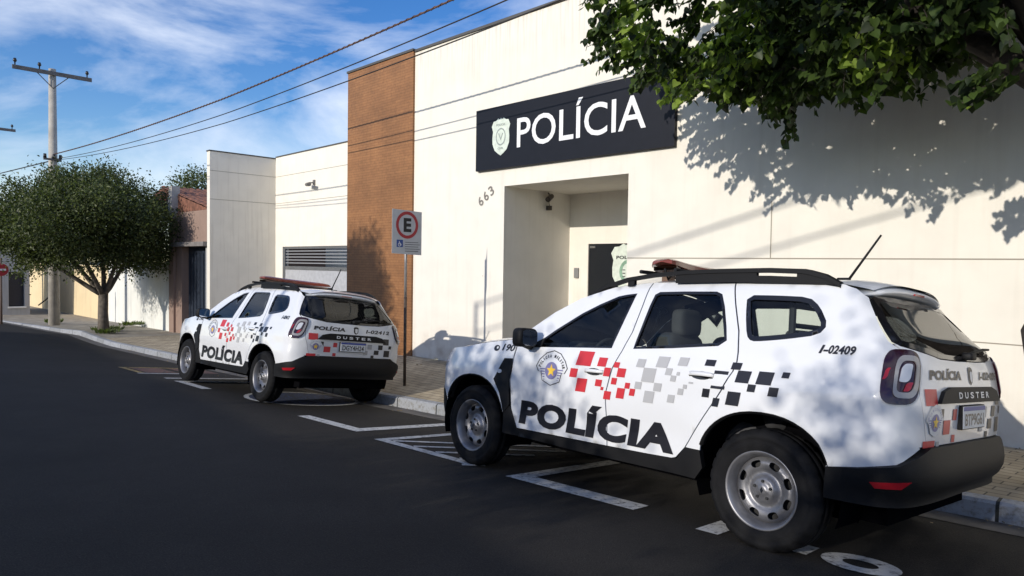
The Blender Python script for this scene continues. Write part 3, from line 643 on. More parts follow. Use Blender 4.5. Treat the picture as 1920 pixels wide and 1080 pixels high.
def make_wheel(parent, cx, sg):
    wr = bpy.data.objects.new('wheel', None); col.objects.link(wr); wr.parent = parent; wr.location = (cx, sg*.785, .343)
    prof = [(.200, -.095), (.222, -.108), (.270, -.116), (.312, -.108), (.331, -.092), (.343, -.070), (.343, -.040), (.333, -.037), (.333, -.030), (.343, -.027), (.343, .027), (.333, .030), (.333, .037), (.343, .040), (.343, .070), (.331, .092), (.312, .108), (.292, .1135), (.290, .1115), (.270, .116), (.240, .112), (.222, .106), (.200, .092)]
    N = 120; m = MB(); vs = []
    for k in range(N):
        a = 2*math.pi*k/N
        for r, y in prof:
            rr_ = r-(.008 if (k % 4 < 1) and r > .328 and abs(y) > .04 else 0)
            vs.append((rr_*math.cos(a), sg*y, rr_*math.sin(a)))
    n = len(prof); fs = []
    for k in range(N):
        for j in range(n-1):
            f = (k*n+j, k*n+j+1, ((k+1) % N)*n+j+1, ((k+1) % N)*n+j); fs.append(f if sg > 0 else f[::-1])
    m.add(vs, fs); m.obj('tyre', rubber, wr, smooth=True)
    def lathe(prof, mat, name, par, N=64, close=False):
        m = MB(); vs = []
        for k in range(N):
            a = 2*math.pi*k/N
            for r, y in prof: vs.append((r*math.cos(a), sg*y, r*math.sin(a)))
        n = len(prof); fs = [(k*n+j, k*n+j+1, ((k+1) % N)*n+j+1, ((k+1) % N)*n+j) for k in range(N) for j in range(n-1)]
        if sg < 0: fs = [f[::-1] for f in fs]
        m.add(vs, fs); return m.obj(name, mat, par, smooth=True)
    rim = lathe([(.198, -.09), (.199, .078), (.214, .088), (.222, .104), (.217, .110), (.207, .100), (.200, .092), (.192, .070), (.186, .045), (.186, -.02)], rimm, 'rim', wr)
    def dfn(u, v, off):
        r = math.hypot(u, v)
        d = interp(r, [0, .03, .034, .066, .080, .10, .120, .150, .178, .188], [.072, .072, .060, .056, .030, .022, .040, .046, .026, .010])
        return (u*sg*-1, sg*(d+.016+off), v)
    holes = []
    for k in range(8):
        a = 2*math.pi*(k+.5)/8; ca, sa = math.cos(a), math.sin(a); h = []
        for j in range(14):
            t = 2*math.pi*j/14; ct, st = math.cos(t), math.sin(t); p = .75
            q = .146+.020*math.copysign(abs(ct)**p, ct); s = .032*math.copysign(abs(st)**p, st)*(1+.15*ct)
            h.append((q*ca-s*sa, q*sa+s*ca))
        holes.append(h)
    panel('wheel_disc', ell(0, 0, .188, .188, 48), holes, dfn, rimm, rim, thick=.006, step=.012, bstep=.02, flip=False)
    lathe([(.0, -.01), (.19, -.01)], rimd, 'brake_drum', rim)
    m = MB()
    for k in range(5):
        a = 2*math.pi*k/5+.3; p = (.05*math.cos(a), .05*math.sin(a)); m.tube([(p[0], sg*.068, p[1]), (p[0], sg*.086, p[1])], .0085, 6)
    m.obj('wheel_nuts', rimd, rim)
    m = MB(); m.add([(-.010, sg*.0905, 0), (0, sg*.0905, -.018), (.010, sg*.0905, 0), (0, sg*.0905, .018)], [(0, 1, 2, 3) if sg < 0 else (3, 2, 1, 0)]); m.obj('centre_emblem', chrome, rim)
    return wr
def rbox(m, c, s, n=4, p=.45):
    """superellipsoid"""
    N, K = 20, 12; vs = []
    f = lambda t, e: math.copysign(abs(t)**e, t)
    for i in range(K+1):
        ph = -math.pi/2+math.pi*i/K
        for j in range(N):
            th = 2*math.pi*j/N
            vs.append((c[0]+s[0]*f(math.cos(ph), p)*f(math.cos(th), p), c[1]+s[1]*f(math.cos(ph), p)*f(math.sin(th), p), c[2]+s[2]*f(math.sin(ph), p)))
    m.add(vs, [(i*N+j, i*N+(j+1) % N, (i+1)*N+(j+1) % N, (i+1)*N+j) for i in range(K) for j in range(N)])

def make_car(label, fleet, plate_txt):
    ctr = SL(-1)
    def bfn(u, z, off):
        k = 1 if u < 1.5 else min(1, max(0, (u-XR0-.05)/.5))
        k2 = min(k, 1) if u <= XR0+1 else min(1, max(0, (XR0+2-.05-u)/.5))
        dzz = .038*math.exp(-((z-.56)/.12)**2)+.02*math.exp(-((z-.43)/.03)**2)*-1
        return ctr(u, z, off+.010+.9*dzz*min(k, k2))
    car = empty('police_car'); tag(car, label, 'police car', 'police cars parked along the kerb')
    SP = {}
    for sg in (-1, 1):
        fn = SL(sg); fl = sg < 0
        A0 = arch(0.0); A2 = arch(2.673)
        # front fender with the flank of the bumper
        top = [(x, ze(x)) for x in (.42, .28, .1, -.05, -.15)]+[F_(-.80, .985), F_(-.72, .955), F_(-.62, .925)]
        front = [F_(-.62, .70), F_(-.72, .70), S_(-.44, .62), (-.425, .50)] if False else [F_(-.60, .72), F_(-.70, .66), S_(-.50, .60)]
        fr = [(.46, .58), (.478, .775), (.490, .90), (.502-.006, 1.0), (.495, 1.12), (.45, 1.11)]
        outer = [(x-.005, z) for x, z in fr]+top+front+[S_(-.43, .52)]+[p for p in A0 if p[1] > .50]+[(.43, .50)]
        fp = panel('fender', outer, [], fn, white, car, flip=not fl, off=0)
        m = MB()
        # doors
        fd = [(x+.005, z) for x, z in DF]+[(x, zt(x)) for x in (.56, .63, .79, .9, 1.015, 1.15, 1.31, 1.45, 1.60)]+[(x-.005, z) for x, z in GB[::-1]]
        h1 = [(.60, 1.050), (1.493, 1.090), (1.520, 1.29), (1.548, 1.490), (1.46, 1.480), (1.39, 1.467), (1.24, 1.405), (1.093, 1.331), (.881, 1.195), (.76, 1.105), (.66, 1.062)]
        fdo = panel('front_door', fd, [h1], fn, white, car, flip=not fl)
        rd = [(GB[0][0]+.004, GB[0][1])]+[(x+.005, z) for x, z in GB[1:]]+[(2.0, 1.574)]+[(x-.005, z) for x, z in GC[::-1]]+[(2.05, .418)]
        h2 = [(1.690, 1.095), (2.0, 1.118), (2.33, 1.150), (2.375, 1.185), (2.345, 1.27), (2.29, 1.40), (2.245, 1.48), (2.20, 1.497), (1.95, 1.500), (1.75, 1.498), (1.718, 1.480), (1.708, 1.40)]
        rdo = panel('rear_door', rd[::-1] if False else rd, [h2], fn, white, car, flip=not fl)
        # rear quarter
        gapR = [R_(-.612, 1.463), R_(-.690, 1.34), R_(-.752, 1.224), R_(-.735, 1.17), R_(-.70, 1.09), R_(-.70, .90), R_(-.66, .78), R_(-.625, .695)]
        q = [(2.275, .50), (2.165, .50)]+[(x+.005, z) for x, z in GC[2:]]+[(2.6, 1.562), (2.99, 1.540), S_(3.07, 1.512)]+gapR+[R_(-.70, .692), S_(3.42, .685), S_(3.36, .60), S_(3.2, .565), (3.05, .54)]+[p for p in A2[::-1] if p[1] > .52]
        h3 = chaikin([(2.431, 1.472), (2.62, 1.468), (2.822, 1.458), (2.895, 1.402), (2.962, 1.300), (2.925, 1.243), (2.75, 1.212), (2.611, 1.194), (2.540, 1.190), (2.505, 1.22), (2.46, 1.35)], 1)
        h3b = h3
        qp = panel('rear_quarter', q, [h3], fn, white, car, flip=not fl)
        # glass
        def inset(h, k): 
            cx = sum(p[0] for p in h)/len(h); cz = sum(p[1] for p in h)/len(h); return [(cx+(x-cx)*k, cz+(z-cz)*k) for x, z in h]
        def inset2(h, d):
            n = len(h); o = []
            ar = sum(h[i][0]*h[(i+1) % n][1]-h[(i+1) % n][0]*h[i][1] for i in range(n)); s = 1 if ar > 0 else -1
            for i in range(n):
                a = Vector(h[i-1]); b = Vector(h[i]); c = Vector(h[(i+1) % n]); t = ((b-a).normalized()+(c-b).normalized()).normalized()
                o.append((b.x-t.y*d*s, b.y+t.x*d*s))
            return o
        for par, h, gm, fw in ((fdo, h1, gl_side, .014), (rdo, h2, gl_side, .016), (qp, h3, gl_side, .026)):
            gi = inset2(h, fw)
            wp = panel('window', gi, [], fn, gm, par, thick=0, step=.12, off=-.008, flip=not fl)
            panel('window_frame', inset2(h, -.004), [gi], fn, gloss, wp, thick=.01, step=.2, bstep=.05, off=.0015, flip=not fl)
        # mirror sail
        panel('mirror_sail', [(.585, 1.052), (.78, 1.055), (.80, 1.135), (.70, 1.085)], [], fn, plast, fdo, thick=.01, step=.1, off=.004, flip=not fl)
        # handles
        for par, hx, hz in ((fdo, 1.375, .915), (rdo, 2.262, .963)):
            m = MB(); P = ell(hx, hz-.004, .075, .026, 16); V2, F2, _ = tess(P, (), .04); m.add([fn(x, z, .002) for x, z in V2], F2 if not fl else [f[::-1] for f in F2])
            hb = m.obj('handle_recess', M('recess_grey', (0.32, 0.33, 0.34), 0.4) if False else white, par)
            m = MB(); vs = []
            for k in range(9):
                t = k/8; x = hx-.088+.176*t; o = .030*math.sin(math.pi*t)**.4+.003
                for zz, oo in ((hz-.011, o-.008), (hz+.011, o-.010), (hz+.013, o), (hz-.010, o+.002)): vs.append(fn(x, zz, oo))
            m.add(vs, [(i*4+k, i*4+(k+1) % 4, (i+1)*4+(k+1) % 4, (i+1)*4+k) for i in range(8) for k in range(4)]+[(0, 1, 2, 3), (35, 34, 33, 32)])
            m.obj('handle', white, par, smooth=True)
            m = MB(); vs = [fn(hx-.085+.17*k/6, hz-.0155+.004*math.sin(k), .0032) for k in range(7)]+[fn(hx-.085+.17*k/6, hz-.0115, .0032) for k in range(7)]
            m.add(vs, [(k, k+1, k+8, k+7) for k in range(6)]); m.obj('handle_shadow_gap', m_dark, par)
        # sill, fender trim
        sill = [(.40, .34), (1.2, .325), (2.24, .325), (2.29, .40), (2.275, .505), (2.168, .505), (2.10, .422), (1.52, .405), (.575, .392), (.50, .56), (.43, .57), (.425, .45)]
        panel('sill', sill, [], fn, plast, car, thick=.05, off=.006, flip=not fl)
        trim = [(.385, .945), (.484, .945), (.492, .91), (.470, .775), (.486, .60), (.500, .545), (.41, .50), (.405, .62), (.335, .745), (.265, .79), (.322, .865)]
        trim = [(.395, .945), (.486, .948), (.494, .88), (.472, .775), (.490, .58), (.43, .50), (.415, .56), (.375, .66), (.29, .765), (.335, .855)]
        tp = panel('fender_trim', trim, [], fn, plast, fp, thick=.012, off=.012, flip=not fl)
        panel('side_indicator', ell(.352, .835, .026, .017, 14), [], fn, clearl, tp, thick=.006, off=.018, step=.03, flip=not fl)
        # arch lips and liners
        for cx in (0, 2.673):
            A = [p for p in arch(cx, 26) if p[1] > (.50 if cx == 0 else .52)]
            m = MB(); vs = []
            for p in A:
                d = Vector((p[0]-cx, p[1]-.38)).normalized()*.016
                vs += [fn(p[0], p[1], .004), fn(p[0]-d.x, p[1]-d.y, -.002), fn(p[0]-d.x, p[1]-d.y, -.05)]
            m.add(vs, [(i*3+k, i*3+k+1, (i+1)*3+k+1, (i+1)*3+k) for i in range(len(A)-1) for k in range(2)]); m.obj('arch_lip', plast, car, smooth=True)
            m = MB(); vs = []; K = 24
            for k in range(K+1):
                a = math.pi*(1.12-1.24*k/K); c_, s_ = math.cos(a), math.sin(a)
                vs += [(cx+.44*c_, sg*.865, .38+.42*s_), (cx+.44*c_, sg*.56, .38+.42*s_)]
            m.add(vs, [(2*i, 2*i+1, 2*i+3, 2*i+2) for i in range(K)]); m.add([(cx+.44*math.cos(t), sg*.56, .38+.42*math.sin(t)) for t in np.linspace(-.4, math.pi+.4, 24)], [tuple(range(24))])
            m.obj('wheel_arch_liner', m_dark, car)
        wh = make_wheel(car, 0, sg); make_wheel(car, 2.673, sg)
        # mirror
        m = MB(); rbox(m, (.72, sg*.985, 1.125), (.058, .098, .075)); m.tube([(.68, sg*.88, 1.06), (.69, sg*.97, 1.08)], [.035, .03], 10)
        mi = m.obj('door_mirror', plast, fdo, smooth=True)
        m = MB(); P = [(.781, sg*.985+.078*math.copysign(abs(math.cos(t))**.5, math.cos(t)), 1.127+.062*math.copysign(abs(math.sin(t))**.5, math.sin(t))) for t in np.linspace(0, 2*math.pi, 25)[:-1]]
        m.add(P, [tuple(range(24))]); m.obj('mirror_glass', mirg, mi)
        # roof rail
        m = MB(); pts = [(1.08, 1.500), (1.22, 1.565), (1.433, 1.618), (1.675, 1.645), (1.95, 1.656), (2.172, 1.658), (2.53, 1.652), (2.78, 1.636), (2.90, 1.600), (2.985, 1.550)]
        N = 44; xs = np.linspace(1.08, 2.985, N); vs = []
        for i, x in enumerate(xs):
            zt_ = interp(x, [p[0] for p in pts], [p[1] for p in pts]); zb = zt_-.032
            vs += [(x, sg*.648, zt_-.006), (x, sg*.606, zt_), (x, sg*.606, zb), (x, sg*.648, zb)]
        m.add(vs, [(i*4+k, i*4+(k+1) % 4, (i+1)*4+(k+1) % 4, (i+1)*4+k) for i in range(N-1) for k in range(4)])
        def web(x0, x1, hole=None):
            xs = np.linspace(x0, x1, 14)
            for i in range(13):
                a, b = xs[i], xs[i+1]; 
                for x_, sgn_ in (): pass
                ta = interp(a, [p[0] for p in pts], [p[1] for p in pts])-.03; tb = interp(b, [p[0] for p in pts], [p[1] for p in pts])-.03
                lo = zt(a)-.01; lo2 = zt(b)-.01
                if ta <= lo: continue
                if hole and hole[0] < (a+b)/2 < hole[1]:
                    m.add([(a, sg*.640, ta-.022), (b, sg*.640, tb-.022), (b, sg*.640, lo2), (a, sg*.640, lo)], [(0, 1, 2, 3)]); continue
                for yy in (.640, .612):
                    m.add([(a, sg*yy, ta), (b, sg*yy, tb), (b, sg*yy, lo2), (a, sg*yy, lo)], [(0, 1, 2, 3)])
        web(1.08, 1.26); web(1.44, 1.50); web(1.86, 2.985, (2.49, 2.71))
        m.obj('roof_rail', plast, car)
        # tail light
        u0 = S_(3.285, 1.05)[0]; u1 = R_(-.695, 1.05)[0]; uc = (u0+u1)/2; uw = (u1-u0)/2; zc = 1.043
        def rr(k, kk=1.0, du=0, dz=0, p=.55, N=32):
            o = []
            for j in range(N):
                t = 2*math.pi*j/N; c_, s_ = math.cos(t), math.sin(t)
                o.append((uc+du+uw*k*math.copysign(abs(c_)**p, c_)+.012*s_, zc+dz+.137*kk*math.copysign(abs(s_)**p, s_)))
            return o
        tl = panel('tail_light', rr(1, 1), [], fn, smoke, car, thick=.02, off=.012, step=.04, flip=not fl)
        panel('light_frame', rr(.62, .78, uw*.27, 0), [rr(.44, .58, uw*.27, 0)], fn, M('frame_grey', (0.22, 0.20, 0.20), 0.25, coat=.4) if sg < 0 and False else clearl_d, tl, thick=.006, off=.018, step=.03, flip=not fl)
        panel('reversing_lamp', rr(.26, .34, uw*.22, .018), [], fn, clearl, tl, thick=.005, off=.017, step=.03, flip=not fl)
        panel('red_segment', rr(.15, .17, uw*.36, -.05), [], fn, redl, tl, thick=.004, off=.0165, step=.03, flip=not fl)
        panel('side_marker', rr(.10, .22, -uw*.74, .01), [], fn, redl, tl, thick=.003, off=.0145, step=.03, flip=not fl)
        # bumper reflector
        panel('reflector', [S_(3.255, .512), S_(3.385, .530), S_(3.36, .496), S_(3.275, .484)], [], lambda u, v, off, sg=sg: (lambda p: (p[0], p[1]*(-sg), p[2]))(bfn(u, v, off)), redl, car, thick=.008, off=.006, step=.05, flip=not fl)
        # headlight
        panel('headlight', [F_(-.60, .90), F_(-.76, .935), S_(-.42, .945), S_(-.46, .86), F_(-.72, .78), F_(-.58, .79)], [], fn, clearl, car, thick=.02, off=.006, step=.05, flip=not fl)
        # decals
        m = MB(); md_ = fn
        def dz(m, lst): squares(m, lst, fn)
        def put(name, mat, par, build):
            m = MB(); build(m); o = m.obj(name, mat, par); return o
        xs_ = lambda l, a, b: [r for r in l if a <= r[0] < b]
        put('red_checker', d_red, fdo, lambda m: dz(m, [r for r in RED if r[0] < 1.55])); put('red_checker', d_red, rdo, lambda m: dz(m, [r for r in RED if r[0] >= 1.55]))
        put('grey_checker', d_grey, rdo, lambda m: dz(m, GRY)); put('black_checker', d_blk, rdo, lambda m: dz(m, [r for r in BLK if r[0] < 2.42])); put('black_checker', d_blk, qp, lambda m: dz(m, [r for r in BLK if r[0] >= 2.42]))
        mm = sg > 0
        def tx(m, s, x0, z0, x1, z1, **k):
            if mm: x0, x1 = x1, x0
            text_on(m, s, fn, (x0, z0, x1, z1), **k)
        def pol(m):
            tx(m, 'POLÍCIA', .595, .440, 2.075, .672, bold=.054, shear=.10, off=.004, cut=.05)
        put('lettering', d_blk, fdo, pol)
        # emblem on the door
        C = (.945, .905)
        def kite(k): 
            return [(C[0]+x*k*.172, C[1]+z*k*.135) for x, z in ((-1, .05), (-.82, .45), (-.45, .85), (0, 1), (.45, .85), (.82, .45), (1, .05), (.84, -.25), (.66, -.25), (.55, -.75), (0, -1), (-.55, -.75), (-.66, -.25), (-.84, -.25))]
        e1 = panel('emblem', kite(1.0), [kite(.955)], fn, d_blk, fdo, thick=0, off=.003, step=.1, flip=not fl)
        def stripes(m):
            for k in range(6):
                z = C[1]-.015-.020*k; hw = .125-.012*k
                for s in (-1, 1): m.add([fn(C[0]+s*a_, zz, .0035) for a_, zz in ((.068, z), (hw, z), (hw, z+.008), (.068, z+.008))], [(0, 1, 2, 3)])
        put('emblem_stripes', d_vio, e1, stripes)
        put('emblem_disc', d_vio, e1, lambda m: (lambda T: m.add([fn(x, z, .0036) for x, z in T[0]], T[1]))(tess(ell(C[0], C[1]-.02, .066, .066, 24), (), .05)))
        star = []
        for k in range(10):
            a_ = math.pi/2+k*math.pi/5; r_ = .052 if k % 2 == 0 else .022; star.append((C[0]+r_*math.cos(a_), C[1]-.02+r_*math.sin(a_)))
        put('emblem_star', d_yel, e1, lambda m: (lambda T: m.add([fn(x, z, .0046) for x, z in T[0]], T[1]))(tess(star, (), .05)))
        def arc_text(m, s, c, r, a0, a1, h, wd, f):
            for i, ch in enumerate(s):
                if ch == ' ': continue
                a_ = a0+(a1-a0)*i/(len(s)-1)
                if mm: a_ = math.pi-a_
                def g2(u, v, off, a_=a_): 
                    rr__ = r+v
                    u2 = -u if mm else u
                    return f(c[0]+rr__*math.cos(a_)*1.18+u2*math.sin(a_), c[1]+rr__*math.sin(a_)-u2*math.cos(a_), .0038)
                hw_ = wd*(.35 if ch == 'I' else 1)
                text_on(m, ch, g2, (-hw_, -h/2, hw_, h/2), bold=.03)
        put('emblem_lettering', d_blk, e1, lambda m: arc_text(m, 'POLICIA MILITAR', (C[0], C[1]-.02), .112, rad(165), rad(15), .024, .008, fn))
        put('phone_lettering', d_blk, fp, lambda m: (tx(m, '190', .330, 1.004, .485, 1.062, bold=.03, shear=.15, off=.003), (lambda T: m.add([fn(x, z, .003) for x, z in T[0]], T[1]))(tess(ell(.258, 1.022, .036, .026, 18), (ell(.266, 1.026, .014, .012, 10),), .03))))
        put('fleet_number', d_blk, qp, lambda m: tx(m, fleet, 2.952, 1.137, 3.215, 1.186, bold=.035, shear=.25, off=.004))
    ctr = SL(-1)
    # ---- front: hood, windscreen, roof
    m = MB(); NX, NY = 18, 21; vs = []
    for i in range(NX):
        t = i/(NX-1); x0 = -.80+(.42+.80)*t
        for j in range(NY):
            v_ = -1+2*j/(NY-1)
            x = x0+(-.0 if x0 > 0 else 0)
            z0 = ze(x)
            ye = abs(plan(x, z0)[1]) if x >= XF0 else abs(surf(*S_(max(x, xf(z0)+.004), z0))[1])
            fwd = .12*(1-v_*v_)*max(0, min(1, (.42-x)*.0+t**2))
            bow = (1-t)*.0
            vs.append((x-fwd, ye*v_*.995, z0+.004+(.062*(1-abs(v_)**3.5))*min(1, .25+t*2.2)))
    m.add(vs, [(i*NY+j, (i+1)*NY+j, (i+1)*NY+j+1, i*NY+j+1) for i in range(NX-1) for j in range(NY-1)]); m.obj('bonnet', white, car, smooth=True)
    m = MB(); NX = 14; xs = np.linspace(.44, 1.27, NX); vs = []
    for i, x in enumerate(xs):
        t = i/(NX-1)
        for j in range(NY):
            v_ = -1+2*j/(NY-1); y = Wd(x, zt(x))*v_
            vs.append((x-(.20-.15*t)*(1-v_*v_), y*.995, zt(x)-.004+.055*t*(1-abs(v_)**2.5)))
    m.add(vs, [(i*NY+j, (i+1)*NY+j, (i+1)*NY+j+1, i*NY+j+1) for i in range(NX-1) for j in range(NY-1)]); m.obj('windscreen', gl_front, car, smooth=True)
    m = MB(); NX = 36; xs = list(np.linspace(1.27, 3.10, NX-3))+[3.11, 3.12, 3.125]; vs = []
    for i, x in enumerate(xs):
        b = .05*max(0, 1-(x-1.27)/.3); zz = zt(x) if x < 3.1 else 1.52-(x-3.10)*.35
        for j in range(NY):
            v_ = -1+2*j/(NY-1); y = Wd(min(x, 3.0), zz)*v_
            if x > 3.0: y = v_*abs(surf(*S_(min(x, xr(zz)-.012), zz))[1])
            e_ = (1-abs(v_)**3.2)
            vs.append((x-b*(1-v_*v_)+(.05*e_*max(0, (x-2.9)/.3)), y, zz-.002+.055*e_))
    m.add(vs, [(i*NY+j, (i+1)*NY+j, (i+1)*NY+j+1, i*NY+j+1) for i in range(NX-1) for j in range(NY-1)]); m.obj('roof', white, car, smooth=True)
    # spoiler lip
    m = MB(); vs = []; K = 17
    for k in range(K):
        v_ = -1+2*k/(K-1); y = .575*v_; bx = .055*(1-abs(v_)**3)
        for (x, z) in ((3.00, 1.580), (3.07, 1.566), (3.125, 1.532), (3.120, 1.516), (3.04, 1.495)):
            vs.append((x+bx-(.05 if abs(v_) > .99 else 0), y, z-(1-(1-abs(v_)**3))*.045))
    m.add(vs, [(k*5+j, k*5+j+1, (k+1)*5+j+1, (k+1)*5+j) for k in range(K-1) for j in range(4)]+[(0, 1, 2, 3, 4), tuple((K-1)*5+j for j in range(5))[::-1]])
    sp = m.obj('rear_spoiler', white, car, smooth=True)
    m = MB(); m.box((3.176, -.08, 1.518), (3.183, .08, 1.529)); m.obj('brake_light', redl, sp)
    # ---- tailgate
    gl = [R_(-.604, 1.455), R_(-.682, 1.34), R_(-.744, 1.222), R_(-.73, 1.208), R_(-.60, 1.178), R_(-.42, 1.150), R_(-.2, 1.145), R_(0, 1.145)]
    def mir(p): return (2*(XR0+1)-p[0], p[1])
    glr = gl+[mir(p) for p in gl[-2::-1]]
    gtop = [R_(.55, 1.478), R_(.3, 1.485), R_(0, 1.487), R_(-.3, 1.485), R_(-.55, 1.478)]
    tgl = [R_(-.730, 1.165), R_(-.695, 1.09), R_(-.695, .90), R_(-.655, .78), R_(-.62, .695)]
    tg_top = [R_(-.742, 1.214), R_(-.728, 1.200), R_(-.60, 1.172), R_(-.42, 1.144), R_(-.2, 1.139), R_(0, 1.139)]
    tgo = tgl[::-1]+tg_top; tgo = tgo+[mir(p) for p in tgo[-2::-1]]
    tgp = panel('tailgate', tgo, [], ctr, white, car, flip=False)
    rw = panel('rear_window', glr+gtop, [], ctr, gl_rear, tgp, thick=0, off=-.004, step=.07, flip=False)
    gi = [(XR0+1+(u-XR0-1)*.90, 1.30+(z-1.30)*.84) for u, z in glr+gtop]
    panel('window_frame', glr+gtop, [gi], ctr, gloss, rw, thick=.004, off=.0, step=.07, flip=False)
    # wiper
    m = MB(); P = [ctr(*R_(y, z), .025) for y, z in ((.02, 1.165), (.12, 1.185), (.35, 1.21), (.50, 1.215))]; m.tube(P, [.020, .012, .009, .007], 6); rbox(m, Vector(ctr(*R_(.03, 1.165), .02)), (.03, .05, .022)); m.obj('rear_wiper', plast, tgp, smooth=True)
    # trim with name, plate, rear decals
    tb = panel('tailgate_trim', [R_(-.54, .912), R_(.54, .912), R_(.47, .975), R_(.36, .998), R_(-.36, .998), R_(-.47, .975)], [], ctr, plast, tgp, thick=.02, off=.022, step=.08, flip=False)
    rf = lambda u, v, off: ctr(*R_(u, v), off)
    def rput(name, mat, par, items):
        m = MB()
        for it in items: text_on(m, it[0], rf, it[1], bold=it[2], shear=it[3], off=it[4], cut=.08)
        return m.obj(name, mat, par)
    rput('lettering', d_wht, tb, [(c_, (-.27+.098*i, .935, -.21+.098*i, .970), .03, 0, .0245) for i, c_ in enumerate('DUSTER')])
    rput('lettering', d_blk, tgp, [('POLÍCIA', (-.60, 1.035, -.13, 1.098), .05, .12, .003)])
    rput('fleet_number', d_blk, tgp, [(fleet, (.20, 1.035, .60, 1.085), .035, .15, .003)])
    def poly(name, mat, par, P, off=.003, step=.06):
        m = MB()
        for p in P:
            V2, F2, _ = tess(p, (), step); m.add([rf(x, z, off) for x, z in V2], F2)
        return m.obj(name, mat, par)
    se = poly('shield_emblem', d_blk, tgp, [shield(.04, 1.06, .040, .052)]); poly('shield_centre', d_wht, se, [shield(.045, 1.055, .022, .032)], .0045)
    rq = lambda x, z, w_, h_: [(x-w_/2, z-h_/2), (x+w_/2, z-h_/2), (x+w_/2, z+h_/2), (x-w_/2, z+h_/2)]
    poly('red_checker', d_red, tgp, [rq(-.60, .945, .13, .085), rq(-.605, .705, .13, .035), rq(-.385, .785, .10, .075), rq(-.27, .85, .06, .06), rq(-.27, .72, .05, .04)])
    poly('black_checker', d_blk, tgp, [rq(-.47, .855, .05, .06), rq(.55, .93, .10, .085), rq(.46, .85, .075, .065), rq(.40, .775, .08, .06), rq(.58, .765, .10, .09), rq(.34, .715, .05, .035), rq(.63, .855, .05, .045)])
    poly('grey_checker', d_grey, tgp, [rq(.28, .85, .07, .065), rq(.22, .765, .07, .06), rq(-.50, .70, .04, .03)])
    C2 = (-.555, .825)
    V2, F2, _ = tess([(C2[0]+x*.105, C2[1]+z*.085) for x, z in ((-1, .05), (-.5, .85), (0, 1), (.5, .85), (1, .05), (.7, -.2), (.5, -.75), (0, -1), (-.5, -.75), (-.7, -.2))], (), .05)
    m = MB(); m.add([rf(x, z, .0045) for x, z in V2], F2); e2 = m.obj('emblem', d_wht, tgp)
    poly('emblem_disc', d_vio, e2, [ell(C2[0], C2[1]-.01, .046, .046, 20)], .006); poly('emblem_star', d_yel, e2, [[(C2[0]+(.036 if k % 2 == 0 else .016)*math.cos(math.pi/2+k*math.pi/5), C2[1]-.01+(.036 if k % 2 == 0 else .016)*math.sin(math.pi/2+k*math.pi/5)) for k in range(10)]], .0075)
    m = MB()
    for k in range(11):
        a_ = rad(160-14*k); 
        def g3(u, v, off, a_=a_): r_ = .071+v; return rf(C2[0]+r_*1.15*math.cos(a_)+u*math.sin(a_), C2[1]-.01+r_*math.sin(a_)-u*math.cos(a_), .006)
        text_on(m, 'POLICIAMILI'[k], g3, (-.005 if 'POLICIAMILI'[k] != 'I' else -.002, -.007, .005 if 'POLICIAMILI'[k] != 'I' else .002, .007))
    for k in range(5):
        for s in (-1, 1): m.add([rf(C2[0]+s*a_, zz, .006) for a_, zz in ((.05, C2[1]-.012*k), (.082-.008*k, C2[1]-.012*k), (.082-.008*k, C2[1]-.012*k+.005), (.05, C2[1]-.012*k+.005))], [(0, 1, 2, 3)])
    m.obj('emblem_lettering', d_vio, e2)
    m = MB(); m.box((3.445, -.205, .765), (3.472, .205, .898)); npf = m.obj('plate_frame', plast, tgp, bevel=.004)
    m = MB(); m.box((3.470, -.198, .770), (3.476, .198, .893)); npl = m.obj('number_plate', platew, tgp, bevel=.002)
    m = MB(); m.box((3.4755, -.196, .868), (3.477, .196, .891)); m.obj('plate_band', plateb, npl)
    m = MB(); text_on(m, plate_txt, lambda u, v, off: (3.477, u, v), (-.170, .785, .170, .853), bold=.02); m.obj('plate_lettering', d_blk, npl)
    # ---- bumpers
    bl = [(3.035, .38), (3.04, .44), (3.055, .545), S_(3.2, .570), S_(3.36, .605), S_(3.43, .690), R_(-.60, .690)]
    br_ = [S_(3.25, .385), R_(-.6, .395), R_(0, .40)]
    bo = bl+[R_(0, .692)]+[mir(p) for p in bl[::-1]]+[mir(p) for p in br_[:2]]+br_[::-1]
    bmp = panel('rear_bumper', bo, [], bfn, plast, car, thick=.05, step=.045, flip=False)
    def bfn2(u, z, off): return bfn(u, z, off)
    fbl = [S_(-.44, .30), S_(-.45, .50), S_(-.50, .588), F_(-.70, .648), F_(-.60, .70), F_(0, .70)]
    fmir = lambda p: (2*(XF0-1)-p[0], p[1])
    fbo = fbl+[fmir(p) for p in fbl[-2::-1]]+[fmir(F_(-.6, .25)), F_(0, .24), F_(-.6, .25)]
    panel('front_bumper', fbo, [], ctr, plast, car, thick=.05, off=.004, flip=False)
    gro = [F_(-.60, .72), F_(-.585, .92), F_(0, .93)]; gro = gro+[fmir(p) for p in gro[-2::-1]]
    panel('grille', gro, [], ctr, gloss, car, thick=.03, off=-.004, flip=False)
    # ---- cabin, floor
    m = MB(); m.box((-.55, -.55, .24), (3.05, .55, .44)); m.box((.44, -.74, .30), (2.22, .74, .44)); m.box((-.62, -.5, .3), (.46, .5, .93)); m.box((.38, -.76, .44), (.44, .76, 1.02)); m.box((3.0, -.62, .25), (3.25, .62, .62)); m.box((2.2, -.55, .4), (3.1, .55, .66))
    m.obj('underbody', m_dark, car)
